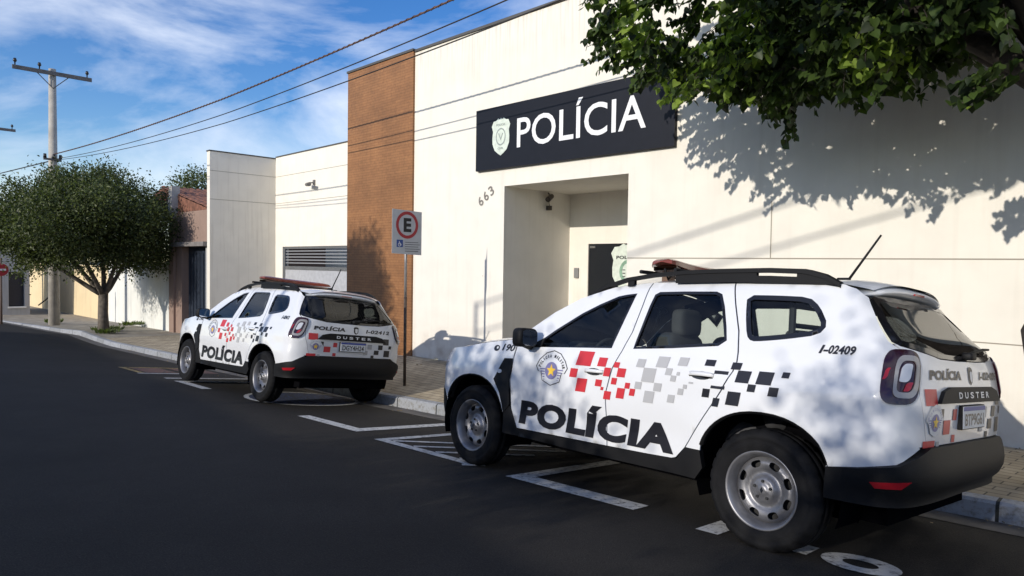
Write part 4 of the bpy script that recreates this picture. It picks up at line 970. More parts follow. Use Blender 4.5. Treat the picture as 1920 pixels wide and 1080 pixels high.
    for sg in (-1, 1):
        vs = []; m = MB()
        for x in np.linspace(.46, 3.05, 20):
            for z in (.44 if x < 2.12 else .83, .84, 1.0, 1.055 if x < 1.6 else (1.08 if x < 2.45 else 1.17)): vs.append((x, sg*(Wd(x, z)-.05), z))
        m.add(vs, [(i*4+k, i*4+k+1, (i+1)*4+k+1, (i+1)*4+k) for i in range(19) for k in range(3)])
        m.obj('door_lining', inner, car)
    m = MB(); vs = []
    for y in (-.72, 0, .72): vs += [(.40, y, 1.06), (.62, y, 1.09), (.84, y, 1.04), (.90, y, .90), (.86, y, .60)]
    m.add(vs, [(k*5+j, k*5+j+1, (k+1)*5+j+1, (k+1)*5+j) for k in range(2) for j in range(4)]); rbox(m, (.80, -.35, 1.08), (.09, .16, .04)); m.obj('dashboard', inner, car, smooth=True)
    m = MB(); P = [(1.02+.04*math.sin(t), -.36+.185*math.cos(t), .98+.17*math.sin(t)) for t in np.linspace(0, 2*math.pi, 25)]; m.tube(P, .014, 8, cap=False); m.tube([(1.02, -.36, .98), (.88, -.36, .93)], .03); m.tube([P[0], P[12]], .014); m.obj('steering_wheel', inner, car, smooth=True)
    for y in (-.37, .37):
        m = MB(); rbox(m, (1.42, y, .62), (.25, .24, .10)); rbox(m, (1.72, y, .93), (.10, .235, .30)); m.obj('front_seat', fabric, car, smooth=True)
        m = MB(); rbox(m, (1.78, y, 1.30), (.055, .135, .10)); m.tube([(1.76, y-.05, 1.15), (1.77, y-.05, 1.25)], .007); m.tube([(1.76, y+.05, 1.15), (1.77, y+.05, 1.25)], .007); m.obj('headrest', fabric, car, smooth=True)
    m = MB(); rbox(m, (2.25, 0, .60), (.27, .62, .10)); rbox(m, (2.58, 0, .88), (.10, .63, .28)); 
    for y in (-.40, .40): rbox(m, (2.64, y, 1.20), (.05, .13, .075))
    m.obj('rear_seat', fabric, car, smooth=True)
    m = MB(); m.tube([(2.80, -.60, 1.19), (2.80, .60, 1.19)], .018); m.tube([(2.66, -.55, 1.18), (2.66, -.54, 1.48)], .022); m.tube([(2.66, .55, 1.18), (2.66, .54, 1.48)], .022); m.tube([(2.66, -.54, 1.30), (2.66, .54, 1.30)], .016); m.tube([(2.66, -.54, 1.42), (2.66, .54, 1.42)], .016); m.obj('cargo_guard', inner, car)
    m = MB(); m.box((.98, -.10, 1.40), (1.0, .10, 1.46)); m.obj('interior_mirror', inner, car, bevel=.01)
    # ---- lightbar and antenna
    m = MB(); vs = []; K = 25
    for k in range(K):
        v_ = -1+2*k/(K-1); y = .60*v_; s_ = (1-abs(v_)**5)**.5 if abs(v_) < 1 else .0; bx = -.16*(1-v_*v_)
        hw = .125*s_+.012; hh = .032*s_+.005
        for (a_, b_) in ((-1, -.6), (-.95, .5), (-.6, 1), (.6, 1), (.95, .5), (1, -.6)): vs.append((1.70+bx+hw*a_, y, 1.728+hh*b_))
    m.add(vs, [(k*6+j, k*6+(j+1) % 6, (k+1)*6+(j+1) % 6, (k+1)*6+j) for k in range(K-1) for j in range(6)]+[tuple(range(6))[::-1], tuple(range((K-1)*6, K*6))])
    lb = m.obj('light_bar', barred, car, smooth=False, bevel=.004)
    m = MB()
    for k in range(12):
        v_ = -1+2*k/12; v2 = v_+2/12; b1, b2 = -.16*(1-v_*v_), -.16*(1-v2*v2)
        m.add([(1.70+bb+dx, .55*vv, zz) for vv, bb in ((v_, b1), (v2, b2)) for dx, zz in ((-.10, 1.70), (.10, 1.70), (.10, 1.672), (-.10, 1.672))], [(0, 1, 5, 4), (1, 2, 6, 5), (2, 3, 7, 6), (3, 0, 4, 7)])
    m.box((1.58, -.42, 1.59), (1.64, -.34, 1.68)); m.box((1.58, .34, 1.59), (1.64, .42, 1.68))
    m.obj('bar_base', barbase, lb)
    m = MB(); m.tube([(1.55, -.635, 1.655), (1.55, -.5, 1.66), (1.42, 0, 1.675), (1.55, .5, 1.66), (1.55, .635, 1.655)], .014); m.tube([(1.85, -.635, 1.66), (1.85, .635, 1.66)], .013)
    m.tube([(1.70, -.55, 1.68), (1.74, -.56, 1.60), (1.80, -.55, 1.67), (1.84, -.56, 1.60), (1.90, -.5, 1.62)], .009); m.obj('bar_bracket', plast, lb)
    m = MB(); m.tube([(2.70, 0, 1.615), (2.77, 0, 1.635)], [.035, .012], 10); m.tube([(2.755, 0, 1.625), (2.955, 0, 1.915)], [.009, .0065], 8); m.obj('antenna', plast, car, smooth=True)
    return car
clearl_d = M('light_frame_grey', (0.30, 0.29, 0.29), 0.2, coat=0.5)
def pose(o, x, y, z, yaw, pit, rol):
    F = Vector((math.cos(yaw), math.sin(yaw), 0)); Lf = Vector((-math.sin(yaw), math.cos(yaw), 0)); U = Vector((0, 0, 1))
    F2 = F*math.cos(pit)+U*math.sin(pit); U2 = U*math.cos(pit)-F*math.sin(pit)
    L3 = Lf*math.cos(rol)+U2*math.sin(rol); U3 = U2*math.cos(rol)-Lf*math.sin(rol)
    a, b, c = -F2, -L3, U3
    o.matrix_world = Matrix(((a.x, b.x, c.x, x), (a.y, b.y, c.y, y), (a.z, b.z, c.z, z), (0, 0, 0, 1)))
car1 = make_car('nearest white police car with red roof light bar, fleet number I-02409, dappled by tree shade', 'I-02409', 'BTP9G61')
pose(car1, 4.2625, -4.7375, -1.8166, -.0701, -.0480, .1026)
car2 = make_car('farther white police car showing its tailgate, parked just left of the parking sign', 'I-02412', 'DGY4H24')
pose(car2, 11.5163, -4.8914, -2.0667, .0099, -.0244, .1269)

# ------------------------------------------------------------------ foliage tools
def leaf_mat(name, c1, c2, trans=0.35):
    m = bpy.data.materials.new(name); m.use_nodes = True; n = m.node_tree.nodes; l = m.node_tree.links; n.clear()
    o = n.new('ShaderNodeOutputMaterial'); d = n.new('ShaderNodeBsdfPrincipled'); d.inputs['Roughness'].default_value = 0.5; d.inputs['Specular IOR Level'].default_value = 0.35
    t = n.new('ShaderNodeBsdfTranslucent'); mix = n.new('ShaderNodeMixShader'); mix.inputs[0].default_value = trans
    g = n.new('ShaderNodeNewGeometry'); r = n.new('ShaderNodeValToRGB'); r.color_ramp.elements[0].color = (*c1, 1); r.color_ramp.elements[1].color = (*c2, 1)
    x = n.new('ShaderNodeMixRGB'); x.blend_type = 'MULTIPLY'; x.inputs[0].default_value = 1; x.inputs[2].default_value = (1.3, 1.5, .6, 1)
    l.new(g.outputs['Random Per Island'], r.inputs[0]); l.new(r.outputs[0], d.inputs['Base Color']); l.new(r.outputs[0], x.inputs[1]); l.new(x.outputs[0], t.inputs[0])
    l.new(d.outputs[0], mix.inputs[1]); l.new(t.outputs[0], mix.inputs[2]); l.new(mix.outputs[0], o.inputs[0]); return m
rng = np.random.default_rng(11)
HEART = np.array([(0, -.02, 0), (.34, -.16, .05), (.52, .14, .09), (.36, .52, .06), (0, 1.0, -.10), (-.36, .52, .06), (-.52, .14, .09), (-.34, -.16, .05)])
HF = [(0, 1, 2), (0, 2, 3), (0, 3, 4), (0, 4, 5), (0, 5, 6), (0, 6, 7)]
OVAL = np.array([(0, 0, 0), (.24, .45, .05), (0, 1.0, 0), (-.24, .45, .05)]); OF = [(0, 1, 2), (0, 2, 3)]
def leaves_obj(name, P, D, Nn, size, mat, parent, shape=HEART, faces=HF):
    """P positions, D tip directions, Nn face normals"""
    P = np.asarray(P); D = np.asarray(D); Nn = np.asarray(Nn)
    D = D/np.linalg.norm(D, axis=1, keepdims=True); X = np.cross(D, Nn); X /= np.linalg.norm(X, axis=1, keepdims=True)+1e-9; Z = np.cross(X, D)
    sz = size*rng.uniform(.65, 1.2, len(P))
    V = P[:, None]+sz[:, None, None]*(shape[None, :, 0:1]*X[:, None]+shape[None, :, 1:2]*D[:, None]+shape[None, :, 2:3]*Z[:, None])
    k = len(shape); n = len(P); F = (np.array(faces)[None]+(np.arange(n)*k)[:, None, None]).reshape(-1, 3)
    me = bpy.data.meshes.new(name); me.vertices.add(n*k); me.vertices.foreach_set('co', V.reshape(-1)); me.loops.add(len(F)*3); me.loops.foreach_set('vertex_index', F.reshape(-1).astype(np.int32))
    me.polygons.add(len(F)); me.polygons.foreach_set('loop_start', np.arange(0, len(F)*3, 3, dtype=np.int32)); me.polygons.foreach_set('loop_total', np.full(len(F), 3, dtype=np.int32))
    me.update(calc_edges=True); me.materials.append(mat); o = bpy.data.objects.new(name, me); col.objects.link(o)
    if parent: o.parent = parent
    return o
m_bark = M('bark', (0.035, 0.028, 0.023), 0.9, var=0.45, vs=9, bump=0.9, bs=18)
m_bark2 = M('limewashed_bark', (0.13, 0.11, 0.09), 0.9, var=0.45, vs=7, bump=0.8, bs=18)
def unit(v): v = np.asarray(v, float); return v/(np.linalg.norm(v)+1e-9)
def sprays(twigs, per, step, spread, droop=.5):
    P = []; D = []; N_ = []; W = []
    for (p, d, L_) in twigs:
        p = np.array(p, float); d = unit(d); n = int(L_/step); pts = [p.copy()]
        for k in range(n):
            d = unit(d+np.array([0, 0, -droop*step])+rng.normal(0, .05, 3)); p = p+d*step; pts.append(p.copy())
            sd_ = unit(np.cross(d, [0, 0, 1]))
            for s in (-1, 1):
                if rng.random() < .12: continue
                dd = unit(sd_*s*.8+d*.35+np.array([0, 0, -.75])+rng.normal(0, .3, 3)); nn = unit(np.array([0, 0, .6])+rng.normal(0, .5, 3)+sd_*s*.3)
                P.append(p+sd_*s*.012); D.append(dd); N_.append(nn)
        W.append(pts)
    return P, D, N_, W

# ------------------------------------------------------------------ street tree over the near car (heart-shaped leaves)
def zmin(x, y):
    q = interp(x/abs(y), [.10, .16, .22, .27, .35, .45, .613, .70, .76, .80, .86], [.31, .29, .262, .245, .235, .240, .292, .352, .395, .50, .75])
    return max(q*abs(y), .84+.354*(8.2-abs(y)))
t1 = empty('street_tree', (.70, -6.5, kt(.7))); T1 = np.array(t1.location)
tag(t1, 'leafy street tree with heart-shaped leaves overhanging the near police car at the right edge', 'tree')
lim = MB()
tr = [(-.12, 0, -.15), (-.08, 0, .4), (-.02, 0, .9), (.0, .0, 1.15), (-.10, .02, 1.5), (-.12, .02, 2.3), (-.10, .05, 3.3)]
lim.tube(tr, [.24, .20, .185, .21, .17, .16, .15], 14)
crown_c = np.array([1.1, -5.4, 3.3]); crown_r = np.array([3.75, 3.1, 2.0])
branches = []
for k in range(13):
    a = 2*math.pi*k/13+.2; tip = crown_c+crown_r*np.array([math.cos(a)*.75, math.sin(a)*.75, rng.uniform(-.35, .6)])
    tip[2] = max(tip[2], zmin(tip[0], tip[1])+.5)
    p0 = np.array([-.11, .05, rng.uniform(2.6, 3.2)]); p3 = tip-T1; mid = p0*.55+p3*.45+np.array([0, 0, .55]); m2 = p0*.25+p3*.75+np.array([0, 0, .45])
    pts = [p0, mid+rng.normal(0, .08, 3), m2+rng.normal(0, .08, 3), p3]; lim.tube(pts, [.10, .065, .040, .015], 8); branches.append(pts)
for b_ in branches:
    for q in range(5):
        t = rng.uniform(.3, .95); i = min(int(t*3), 2); p = b_[i]+(b_[i+1]-b_[i])*(t*3-i); e = p+rng.normal(0, .45, 3)+np.array([0, 0, .1])
        e[2] = max(e[2], zmin(*(e+T1)[:2])+.2-T1[2])
        lim.tube([p, (p+e)/2+rng.normal(0, .05, 3), e], [.025, .016, .007], 5)
lim.obj('trunk', m_bark, t1, smooth=True)
tw = []
while len(tw) < 1850:
    u = rng.normal(0, 1, 3); u /= np.linalg.norm(u); r_ = rng.uniform(.45, 1.0)**.6; p = crown_c+crown_r*u*r_
    if p[1] < -7.9: continue
    nz_ = noise.noise(Vector((p[0]*.8, p[1]*.8, p[2]*.8)))
    qq = p[0]/abs(p[1])
    if nz_ < (-.28 if qq < .35 else -.10): continue
    if qq > .60 and rng.random() < .45: continue
    z_ = zmin(p[0], p[1])+.16+.10*noise.noise(Vector((p[0]*1.7+5, p[1]*1.7, 0)))
    if p[2] < z_: continue
    if p[2] > z_+1.5 and rng.random() < .45: continue
    d = unit(np.array([u[0], u[1], u[2]*.3-.15])+rng.normal(0, .35, 3)); L_ = rng.uniform(.25, .55)
    if p[2]-z_ < .25: L_ *= .6
    tw.append((p, d, L_))
for k in range(380):
    y = -rng.uniform(5.6, 7.7); q = rng.uniform(.14, .50); x = q*abs(y); p = np.array([x, y, zmin(x, y)+rng.uniform(.25, 1.3)]); tw.append((p, unit(rng.normal(0, 1, 3)), rng.uniform(.25, .5)))
# dense lower fringe along the frame and the hanging sprays
for k in range(420):
    y = -rng.uniform(5.7, 7.6); q = rng.uniform(.16, .70); x = q*abs(y); p = np.array([x, y, zmin(x, y)+rng.uniform(.10, .55)]); tw.append((p, unit(np.array([rng.normal(0, 1), rng.normal(0, .6), -.3])), rng.uniform(.2, .45)))
for (x, y, z, dx, L_) in ((3.06, -7.3, 1.93, .05, .62), (3.1, -7.35, 1.92, -.05, .5), (1.75, -6.0, 1.62, .1, .32), (2.08, -6.0, 1.66, 0, .3), (4.45, -6.2, 2.40, .6, .40), (4.5, -6.2, 2.75, .7, .4), (4.3, -6.0, 2.55, .7, .5), (4.5, -6.1, 2.65, .8, .45), (4.55, -6.2, 2.95, .8, .4), (4.35, -5.9, 2.35, .8, .4), (4.2, -6.1, 2.25, .7, .35), (3.9, -6.0, 1.98, .8, .35), (3.6, -6.0, 1.80, .7, .35), (3.45, -6.0, 1.75, .8, .3), (1.05, -6.0, 1.42, .5, .35), (.95, -5.9, 1.40, .4, .35), (1.0, -6.2, 1.42, .5, .3), (.85, -6.0, 1.46, .4, .4), (1.0, -5.8, 1.36, .5, .3)):
    tw.append((np.array([x, y, z]), unit([dx, .1, -1.0 if L_ > .45 and dx < .2 else -.25]), L_))
    tw.append((np.array([x, y+.05, z+.05]), unit([dx+.2, .1, -1.0 if L_ > .45 and dx < .2 else -.15]), L_*.8))
P, D, N_, W = sprays(tw, 2, .05, .3)
P = [p-T1 for p in P]
m_leaf1 = leaf_mat('heart_leaf_green', (0.010, 0.018, 0.007), (0.060, 0.098, 0.020), .30); m_leaf1b = leaf_mat('young_sunlit_green', (0.08, 0.13, 0.02), (0.30, 0.40, 0.08), .45)  # second set: some new growth, otherwise sunlight painted into the leaf colour
P = np.array(P); D = np.array(D); N_ = np.array(N_)
young = np.array([noise.noise(Vector((p*2.3))) > (.08 if (p[0]+T1[0])/abs(p[1]+T1[1]) > .47 else .36) for p in P]) & (rng.random(len(P)) < .75)  # left of the crown gets more bright leaves as painted sunlight
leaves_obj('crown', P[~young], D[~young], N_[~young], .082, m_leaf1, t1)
leaves_obj('young_sunlit_leaves', P[young], D[young], N_[young], .082, m_leaf1b, t1)
twg = MB()
for pts in W[::2]: twg.tube([p-T1 for p in pts], .004, 3, cap=False)
twg.obj('twigs', m_bark, t1)

# ------------------------------------------------------------------ small leaved tree down the street
def round_tree(name, base, cc, rr_, nleaf, size, mat, label, cat='tree', bark=None, forks=6, forkz=.42, group=None, lump=.28, flat=-.55, tr_r=.13, core=0, gap=-.2):
    t = empty(name, base); tag(t, label, cat, group); B = np.array(base); cc = np.array(cc)-B; rr_ = np.array(rr_)
    m = MB(); H = cc[2]; zf = H*forkz
    m.tube([(0, 0, -.2), (.02, .03, zf*.5), (0, .02, zf)], [tr_r*1.25, tr_r, tr_r*.95], 12)
    for k in range(forks):
        a = 2*math.pi*k/forks+.5; tip = cc+rr_*np.array([math.cos(a)*.6, math.sin(a)*.6, rng.uniform(-.1, .4)])
        p0 = np.array([0, .02, zf-.05]); mid = p0*.5+tip*.5+np.array([math.cos(a)*.12, math.sin(a)*.12, -.12]); m.tube([p0, p0*.8+mid*.2+np.array([math.cos(a)*.06, math.sin(a)*.06, .02]), mid, tip], [tr_r*.6, tr_r*.52, tr_r*.36, .02], 8)
    m.obj('trunk', bark or m_bark, t, smooth=True)
    P = []; D = []; N2 = []
    ctr_ = []
    while len(ctr_) < nleaf//28:
        u = unit(rng.normal(0, 1, 3))
        if u[2] < flat: continue
        q = 1+lump*noise.noise(Vector((u[0]*2.2+base[0], u[1]*2.2, u[2]*2.2)))*1.6
        r_ = rng.uniform(.35, 1.0)**.45*q
        if noise.noise(Vector((u[0]*3.1*r_+3, u[1]*3.1*r_, u[2]*3.1*r_+base[1]))) < gap: continue
        ctr_.append((cc+rr_*u*r_, u))
    for c_, u in ctr_:
        if name == 'street_tree' and (c_+B)[1] > -4.31 and (c_+B)[2] < .35: continue
        for k in range(28):
            P.append(c_+rng.normal(0, 1, 3)*size*1.8); D.append(unit(u*.6+rng.normal(0, .8, 3))); N2.append(unit(u+rng.normal(0, .7, 3)))
    leaves_obj('crown', P, D, N2, size, mat, t, OVAL, OF)
    return t
m_leaf2 = leaf_mat('dark_ficus_leaf', (0.020, 0.030, 0.012), (0.125, 0.150, 0.048), .32)
round_tree('street_tree', (25.65, -6.42, -2.46), (26.0, -5.92, .98), (2.95, 2.76, 1.84), 105000, .104, m_leaf2, 'dense rounded street tree with dark crown and limewashed trunk beside the white wall', bark=m_bark2, flat=-.75, tr_r=.15, forkz=.38, lump=.30, gap=-.58)
round_tree('background_tree', (33.2, -12.4, -2.4), (33.2, -12.4, 3.30), (1.25, 1.15, .80), 4200, .13, m_leaf2, 'small dark tree crown showing above the tiled roof of the neighbouring house', forks=5)
# trees on the far pavement behind the viewer: they dapple the near car
m_leaf3 = leaf_mat('street_leaf', (0.02, 0.04, 0.012), (0.07, 0.12, 0.03), .2)
round_tree('roadside_tree', (4.2, 5.9, -1.25), (4.1, 5.7, 1.62), (1.45, 1.2, 1.0), 7000, .10, m_leaf3, 'sparse young roadside tree on the opposite pavement facing the front of the near car', gap=-.02, lump=.4)
round_tree('roadside_tree', (.6, 5.9, -1.25), (.45, 5.7, 2.0), (.85, 1.0, .95), 3000, .10, m_leaf3, 'sparse young roadside tree on the opposite pavement facing the rear of the near car', gap=-.02, lump=.4)
round_tree('roadside_tree', (12.6, 5.9, -1.6), (12.65, 5.6, 3.75), (1.25, 1.0, 1.45), 26000, .12, m_leaf3, 'taller leafy roadside tree on the opposite pavement across from the slatted gate', gap=-.5, lump=.4)
# buildings on the opposite side of the street (they shade the roadway)
ob = empty('row_house', (6, 9, -1.3)); tag(ob, 'low cream house with a plain parapet on the opposite side of the street', 'house')
m = MB(); m.box((-26, -.8, -.6), (20, 5, 3.45)); m.obj('wall', m_wall_side, ob)
m = MB(); m.box((-26.05, -.86, 3.46), (20.05, 5.05, 3.56)); m.obj('coping', m_cap, ob)
for k in range(7):
    m = MB(); m.box((-22+k*6, -.85, 1.0), (-20.4+k*6, -.79, 2.3)); wdo = m.obj('window', M('house_glass', (0.03, 0.035, 0.04), 0.1) if k == 0 else bpy.data.materials['house_glass'], ob)
m = MB(); m.box((-1, -.86, 0), (0, -.79, 2.2)); m.obj('door', m_gate, ob)

m = MB(); m.tube([(2.5, -.6, 3.4), (2.5, -.6, 6.5)], .04, 8); m.obj('service_mast', m_steel, ob)
# ------------------------------------------------------------------ neighbouring house with tiled roof and dark gate
nh = empty('neighbour_house', (18.6, -6.85, -2.1)); tag(nh, 'small pinkish house with clay tiled roof and dark blue gate beyond the police station', 'house')
def nb(name, a, b, mat, par=nh):
    m = MB(); m.box((a[0]-18.6, a[1]+6.85, a[2]+2.1), (b[0]-18.6, b[1]+6.85, b[2]+2.1)); return m.obj(name, mat, par)
nb('upper_wall', (17.83, -7.1, .50), (20.05, -6.88, 1.33), m_pink)
nb('ledge', (17.83, -7.15, .38), (20.25, -6.70, .495), M('ledge_grey', (0.20, 0.18, 0.17), 0.8, var=.2))
nb('gate_pillar', (17.83, -7.1, -2.3), (18.02, -6.84, .375), m_greyw); nb('gate_pillar', (19.72, -7.1, -2.3), (20.05, -6.84, .375), m_pink)
gt = nb('gate', (18.03, -7.08, -2.15), (19.71, -7.02, .37), M('dark_blue_gate', (0.022, 0.030, 0.048), 0.45, .2, var=.2))
m = MB()
for k in range(7): m.box((18.15+k*.24-18.6, -.165, .1), (18.18+k*.24-18.6, -.15, 2.3))
m.obj('gate_rib', M('gate_rib', (0.03, 0.04, 0.06), 0.5), gt)
nb('side_wall', (20.051, -12, -2.3), (20.25, -6.86, 1.3), m_pink); nb('pillar_base', (20.252, -7.02, -2.3), (20.62, -6.80, 1.199), m_pink); nb('rear_wall', (17.83, -12, -2.3), (20.05, -11.9, 1.3), m_pink)
nb('chimney_pillar', (20.38, -7.02, 1.20), (20.62, -6.80, 2.10), M('pale_pillar', (0.45, 0.43, 0.40), 0.8, var=.15)); nb('meter_box', (20.63, -7.0, 1.45), (20.74, -6.82, 1.80), m_white)
m = MB()
vs = []; NX = 90; NYr = 14
for i in range(NX+1):
    for j in range(NYr+1):
        y = -6.96-5.0*i/NX; x = 18.1+3.7*j/NYr; z = 1.37+.80*j/NYr+.045*abs(math.sin(math.pi*i/3.6))+.018*((j % 2) == 0); vs.append((x-18.6, y+6.85, z+2.1))
m.add(vs, [(i*(NYr+1)+j, i*(NYr+1)+j+1, (i+1)*(NYr+1)+j+1, (i+1)*(NYr+1)+j) for i in range(NX) for j in range(NYr)])
m.add([(18.1-18.6, -.12, 3.45), (21.8-18.6, -.12, 4.25), (25.0-18.6, -.12, 3.45), (21.8-18.6, -5.1, 4.25), (25.0-18.6, -5.1, 3.45)], [(0, 1, 2), (1, 3, 4, 2)])
m.box((-.45, -.14, 3.36), (1.9, -.10, 3.44))
m.obj('roof', M('clay_tiles', (0.19, 0.082, 0.052), 0.85, var=.45, vs=7), nh)
nh.location = Vector(nh.location)*1.206; nh.scale = (1.206,)*3
# boundary walls
def wallthing(name, a, b, mat, label, cap=None):
    o = empty(name, (a[0], a[1], a[2])); m = MB(); m.box((0, 0, 0), (b[0]-a[0], b[1]-a[1], b[2]-a[2])); m.obj('wall', mat, o)
    m = MB(); m.box((-.02, -.03, b[2]-a[2]+.002), (b[0]-a[0]+.02, b[1]-a[1]+.03, b[2]-a[2]+.05)); m.obj('coping', cap or mat, o); o.location = Vector(o.location)*1.19; o.scale = (1.19,)*3; return tag(o, label, 'wall')
wallthing('boundary_wall', (20.26, -7.2, -2.4), (27.4, -7.0, -.10), m_lime, 'low whitewashed boundary wall behind the dense street tree')
wallthing('boundary_wall', (27.45, -7.2, -2.4), (46, -7.02, -.28), m_cream, 'pale yellow boundary wall behind the utility pole')
# house at the street end
fh = empty('corner_house', (33, -3, -2.3)); tag(fh, 'grey rendered house with a dark doorway at the far left end of the street', 'house')
def fb(name, a, b, mat, par=fh):
    m = MB(); m.box((a[0]-33, a[1]+3, a[2]+2.3), (b[0]-33, b[1]+3, b[2]+2.3)); return m.obj(name, mat, par)
fb('wall', (33.0, -5.62, -2.6), (38, -5.45, .9), m_greyw); fb('wall', (33.0, -4.93, -2.6), (33.3, 4, .9), m_greyw); fb('wall', (33.001, -5.449, -.54), (33.3, -4.931, .9), m_greyw); fb('wall', (33.001, -5.449, -2.6), (33.3, -4.931, -1.98), m_greyw)
fb('door', (33.2, -5.449, -1.979), (33.25, -4.931, -.541), M('dark_door', (0.018, 0.018, 0.030), 0.4)); fb('sill', (32.94, -5.50, -1.99), (33.12, -4.90, -1.93), m_white); fb('roof', (32.7, -5.9, .902), (38.4, 4.3, 1.1), M('brown_fascia', (0.16, 0.08, 0.06), .8))
fh.location = Vector(fh.location)*1.17; fh.scale = (1.17,)*3
# no entry sign
ne = empty('no_entry_sign', (26.9, -3.82, -2.1)); tag(ne, 'round red no entry sign on a brown post, cut by the left edge', 'sign')
m = MB(); m.tube([(0, 0, -.2), (0, 0, 2.1)], .035, 8); m.obj('post', M('brown_post', (0.13, 0.09, 0.07), .7), ne, smooth=True)
m = MB(); m.tube([(-.040, 0, 1.72), (-.052, 0, 1.72)], .20, 32); m.obj('disc', m_red, ne)
m = MB(); m.box((-.056, -.13, 1.69), (-.053, .13, 1.75)); m.obj('bar', m_sw, ne); ne.location = Vector(ne.location)*1.17; ne.scale = (1.17,)*3

# ------------------------------------------------------------------ utility poles and cables
m_pole = M('pole_concrete', (0.40, 0.37, 0.33), .9, var=.2, vs=4, bump=.3); m_arm = M('pole_arm', (0.16, 0.15, 0.15), .8, var=.2); m_ins = M('insulator', (0.02, 0.018, 0.018), .3)
def upole(x, y, z0, z1, label, low, k=1.0):
    o = empty('utility_pole', (x, y, z0)); tag(o, label, 'utility pole', 'utility poles along the street'); H_ = z1-z0
    m = MB(); m.tube([(0, 0, -.3), (0, 0, H_*.5), (0, 0, H_)], [.165, .13, .10], 12); m.obj('pole', m_pole, o, smooth=True)
    m = MB(); m.box((-.16, -1.05, H_-.22), (-.11, 1.05, H_-.10)); a_ = m.obj('crossarm', m_arm, o)
    for s in (-1, 1):
        m = MB(); m.tube([(-.10, s*.42, H_-.20), (-.10, 0, H_-.62)], .014, 6); m.obj('brace', m_arm, o)
    for yy in (-.92, .36, .98):
        m = MB(); m.tube([(-.135, yy, H_-.12), (-.135, yy, H_-.02), (-.135, yy, H_+.02), (-.135, yy, H_+.10)], [.015, .02, .055, .035], 8); m.obj('insulator', m_ins, o, smooth=True)
    m = MB(); m.box((-.17, -.20, low-z0-.12), (-.11, .28, low-z0-.06)); m.obj('bracket', m_arm, o)
    for yy in (-.17, .0, .24):
        m = MB(); m.tube([(-.15, yy, low-z0-.06), (-.15, yy, low-z0+.07)], [.05, .04], 8); m.obj('insulator', m_ins, o, smooth=True)
    o.location = Vector(o.location)*k; o.scale = (k,)*3
upole(25.5, -4.98, -2.12, 5.95, 'concrete utility pole with crossarm standing behind the dense street tree', 3.20, 1.18)
upole(38.5, -5.0, -2.3, 6.0, 'distant utility pole whose crossarm shows at the left edge', 3.6, 1.18)
upole(-16.0, -6.3, -1.1, 8.2, 'concrete utility pole behind the viewer carrying the overhead cables', 3.8)
m_wire = M('cable_black', (0.02, 0.018, 0.018), .7); m_wire2 = M('cable_rust', (0.10, 0.055, 0.04), .8, var=.4, vs=9)
def cable(pts, r, label, mat=None, lash=False):
    o = MB(); xs = [p[0] for p in pts]; 
    co = np.polyfit(xs, [p[2] for p in pts], min(len(pts)-1, 2)); X = np.linspace(xs[0], xs[-1], 90)
    path = [(x, interp(x, sorted(xs), [p[1] for p in sorted(pts)]), float(np.polyval(co, x))) for x in X]
    o.tube(path, r, 6)
    if lash:
        q = []
        for i in range(2800):
            t = i/2799; x = xs[0]+(xs[-1]-xs[0])*t; a = t*2*math.pi*280; q.append((x, interp(x, sorted(xs), [p_[1] for p_ in sorted(pts)])+1.25*r*math.cos(a), float(np.polyval(co, x))+1.25*r*math.sin(a)))
        o.tube(q, r*.42, 4)
    ob_ = o.obj('overhead_cable', mat or m_wire, smooth=True); return tag(ob_, label, 'cable', 'overhead cables along the street')
cable([(29.95, -5.9, 3.88), (15.45, -6.25, 3.62), (7.54, -6.28, 3.77), (-16, -6.3, 5.2)], .014, 'thick twisted overhead cable, uppermost of the three crossing the sky', m_wire2, True)
cable([(29.95, -5.85, 3.70), (15.3, -6.22, 3.18), (6.66, -6.25, 3.52), (-16, -6.27, 5.3)], .010, 'thin black overhead cable, middle of the three crossing the sky')
cable([(29.95, -5.95, 3.68), (15.45, -6.3, 3.04), (10.3, -6.3, 3.14), (5.53, -6.3, 3.27), (-16, -6.33, 4.9)], .010, 'thin black overhead cable, lowest of the three crossing the sky')
cable([(29.95, -5.9, 3.66), (45.3, -5.9, 4.3)], .024, 'cable running from the utility pole to the distant pole at the left edge')
cable([(29.95, -6.2, 3.6), (24.3, -8.5, 2.1)], .012, 'service cable dropping from the utility pole to the neighbouring house')
cable([(-15.97, -6.3, 6.78), (8.5, 8.4, 5.15)], .022, 'heavy cable bundle sloping up on the opposite side of the street')
cable([(-15.97, -6.3, 6.28), (8.5, 8.4, 4.65)], .018, 'cable bundle running below the heavy one on the opposite side')
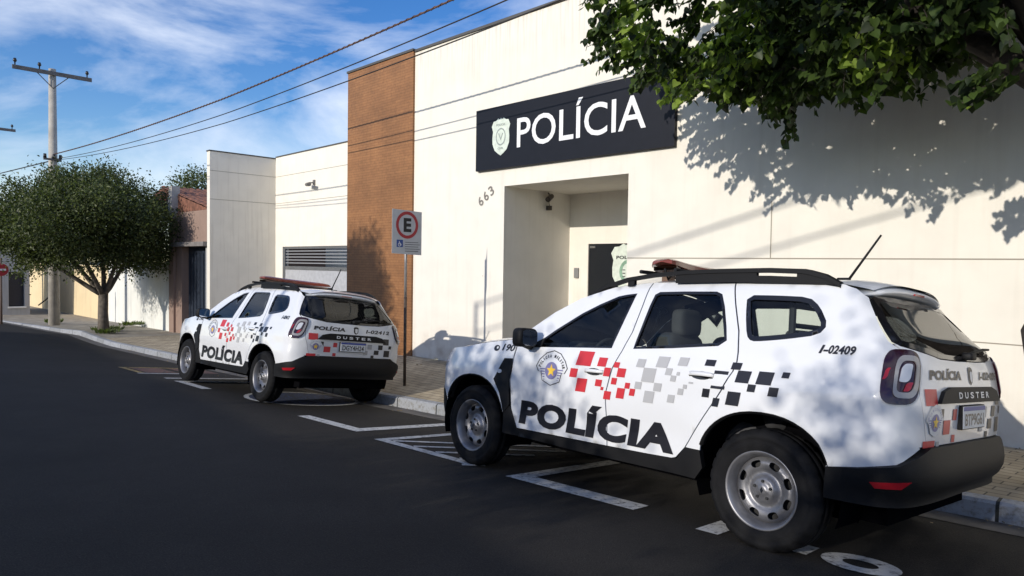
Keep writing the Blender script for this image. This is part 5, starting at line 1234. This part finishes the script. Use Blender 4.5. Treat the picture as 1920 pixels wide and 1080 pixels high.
m = MB(); m.tube([(41.9, -8.30, -.5), (42.0, -8.28, -1.45), (43.5, -8.2, -2.15), (45.2, -8.1, -2.6)], .035, 6)
tag(m.obj('drain_hose', m_wire), 'dark hose hanging down the pale yellow wall', 'hose')
# weeds at the tree and kerb
m_weed = leaf_mat('weed_green', (0.05, 0.075, 0.02), (0.16, 0.20, 0.06), .3)
def weed(x, y, z, r_, n, label):
    P = []; D = []; N2 = []
    for k in range(n):
        a = rng.uniform(0, 6.28); q = rng.uniform(0, r_); P.append((q*math.cos(a), q*math.sin(a), 0)); D.append(unit([math.cos(a)*.6, math.sin(a)*.6, rng.uniform(.6, 1.6)])); N2.append(unit([math.cos(a+1), math.sin(a+1), .3]))
    o = leaves_obj('weed_clump', P, D, N2, .26, m_weed, None, OVAL*np.array([.35, .7, 1]), OF); o.location = (x, y, z); return tag(o, label, 'weeds', 'weeds along the kerb')
weed(26.0, -6.6, kt(26.0), .44, 170, 'weeds growing round the foot of the dense street tree')
weed(24.8, -6.3, kt(24.8), .32, 120, 'low weeds at the kerb just in front of the dense street tree')
weed(31.3, -6.1, kt(31.3), .26, 120, 'yellowish grass tuft at the foot of the utility pole')
weed(28.0, -7.9, kt(28), .40, 120, 'weeds against the whitewashed wall between tree and pole')
# fallen leaves and grit gathered along the kerb and the foot of the wall
P = []; D = []; N2 = []
for k in range(900):
    x = rng.uniform(-2, 20); e = abs(rng.normal(0, .22))
    if k % 3 == 0: y = -8.18+e*.6; z = zwall(x)+.015
    elif k % 3 == 1: y = ky(x)+.03+e; z = road_z(x, y)+.014
    else:
        y = rng.uniform(-8.0, -5.95); a = ky(x)-.12; z = kt(x)+(zwall(x)-kt(x))*(a-y)/(a+8.35)+.014
    P.append((x, y, z)); D.append(unit([rng.normal(), rng.normal(), .1])); N2.append(unit([rng.normal(0, .3), rng.normal(0, .3), 1]))
lf = leaves_obj('fallen_leaves', P, D, N2, .045, leaf_mat('dry_leaf', (0.10, 0.06, 0.03), (0.28, 0.20, 0.08), .1), None, OVAL, OF)
tag(lf, 'dry fallen leaves scattered along the kerb and pavement', 'leaf litter', kind='stuff')
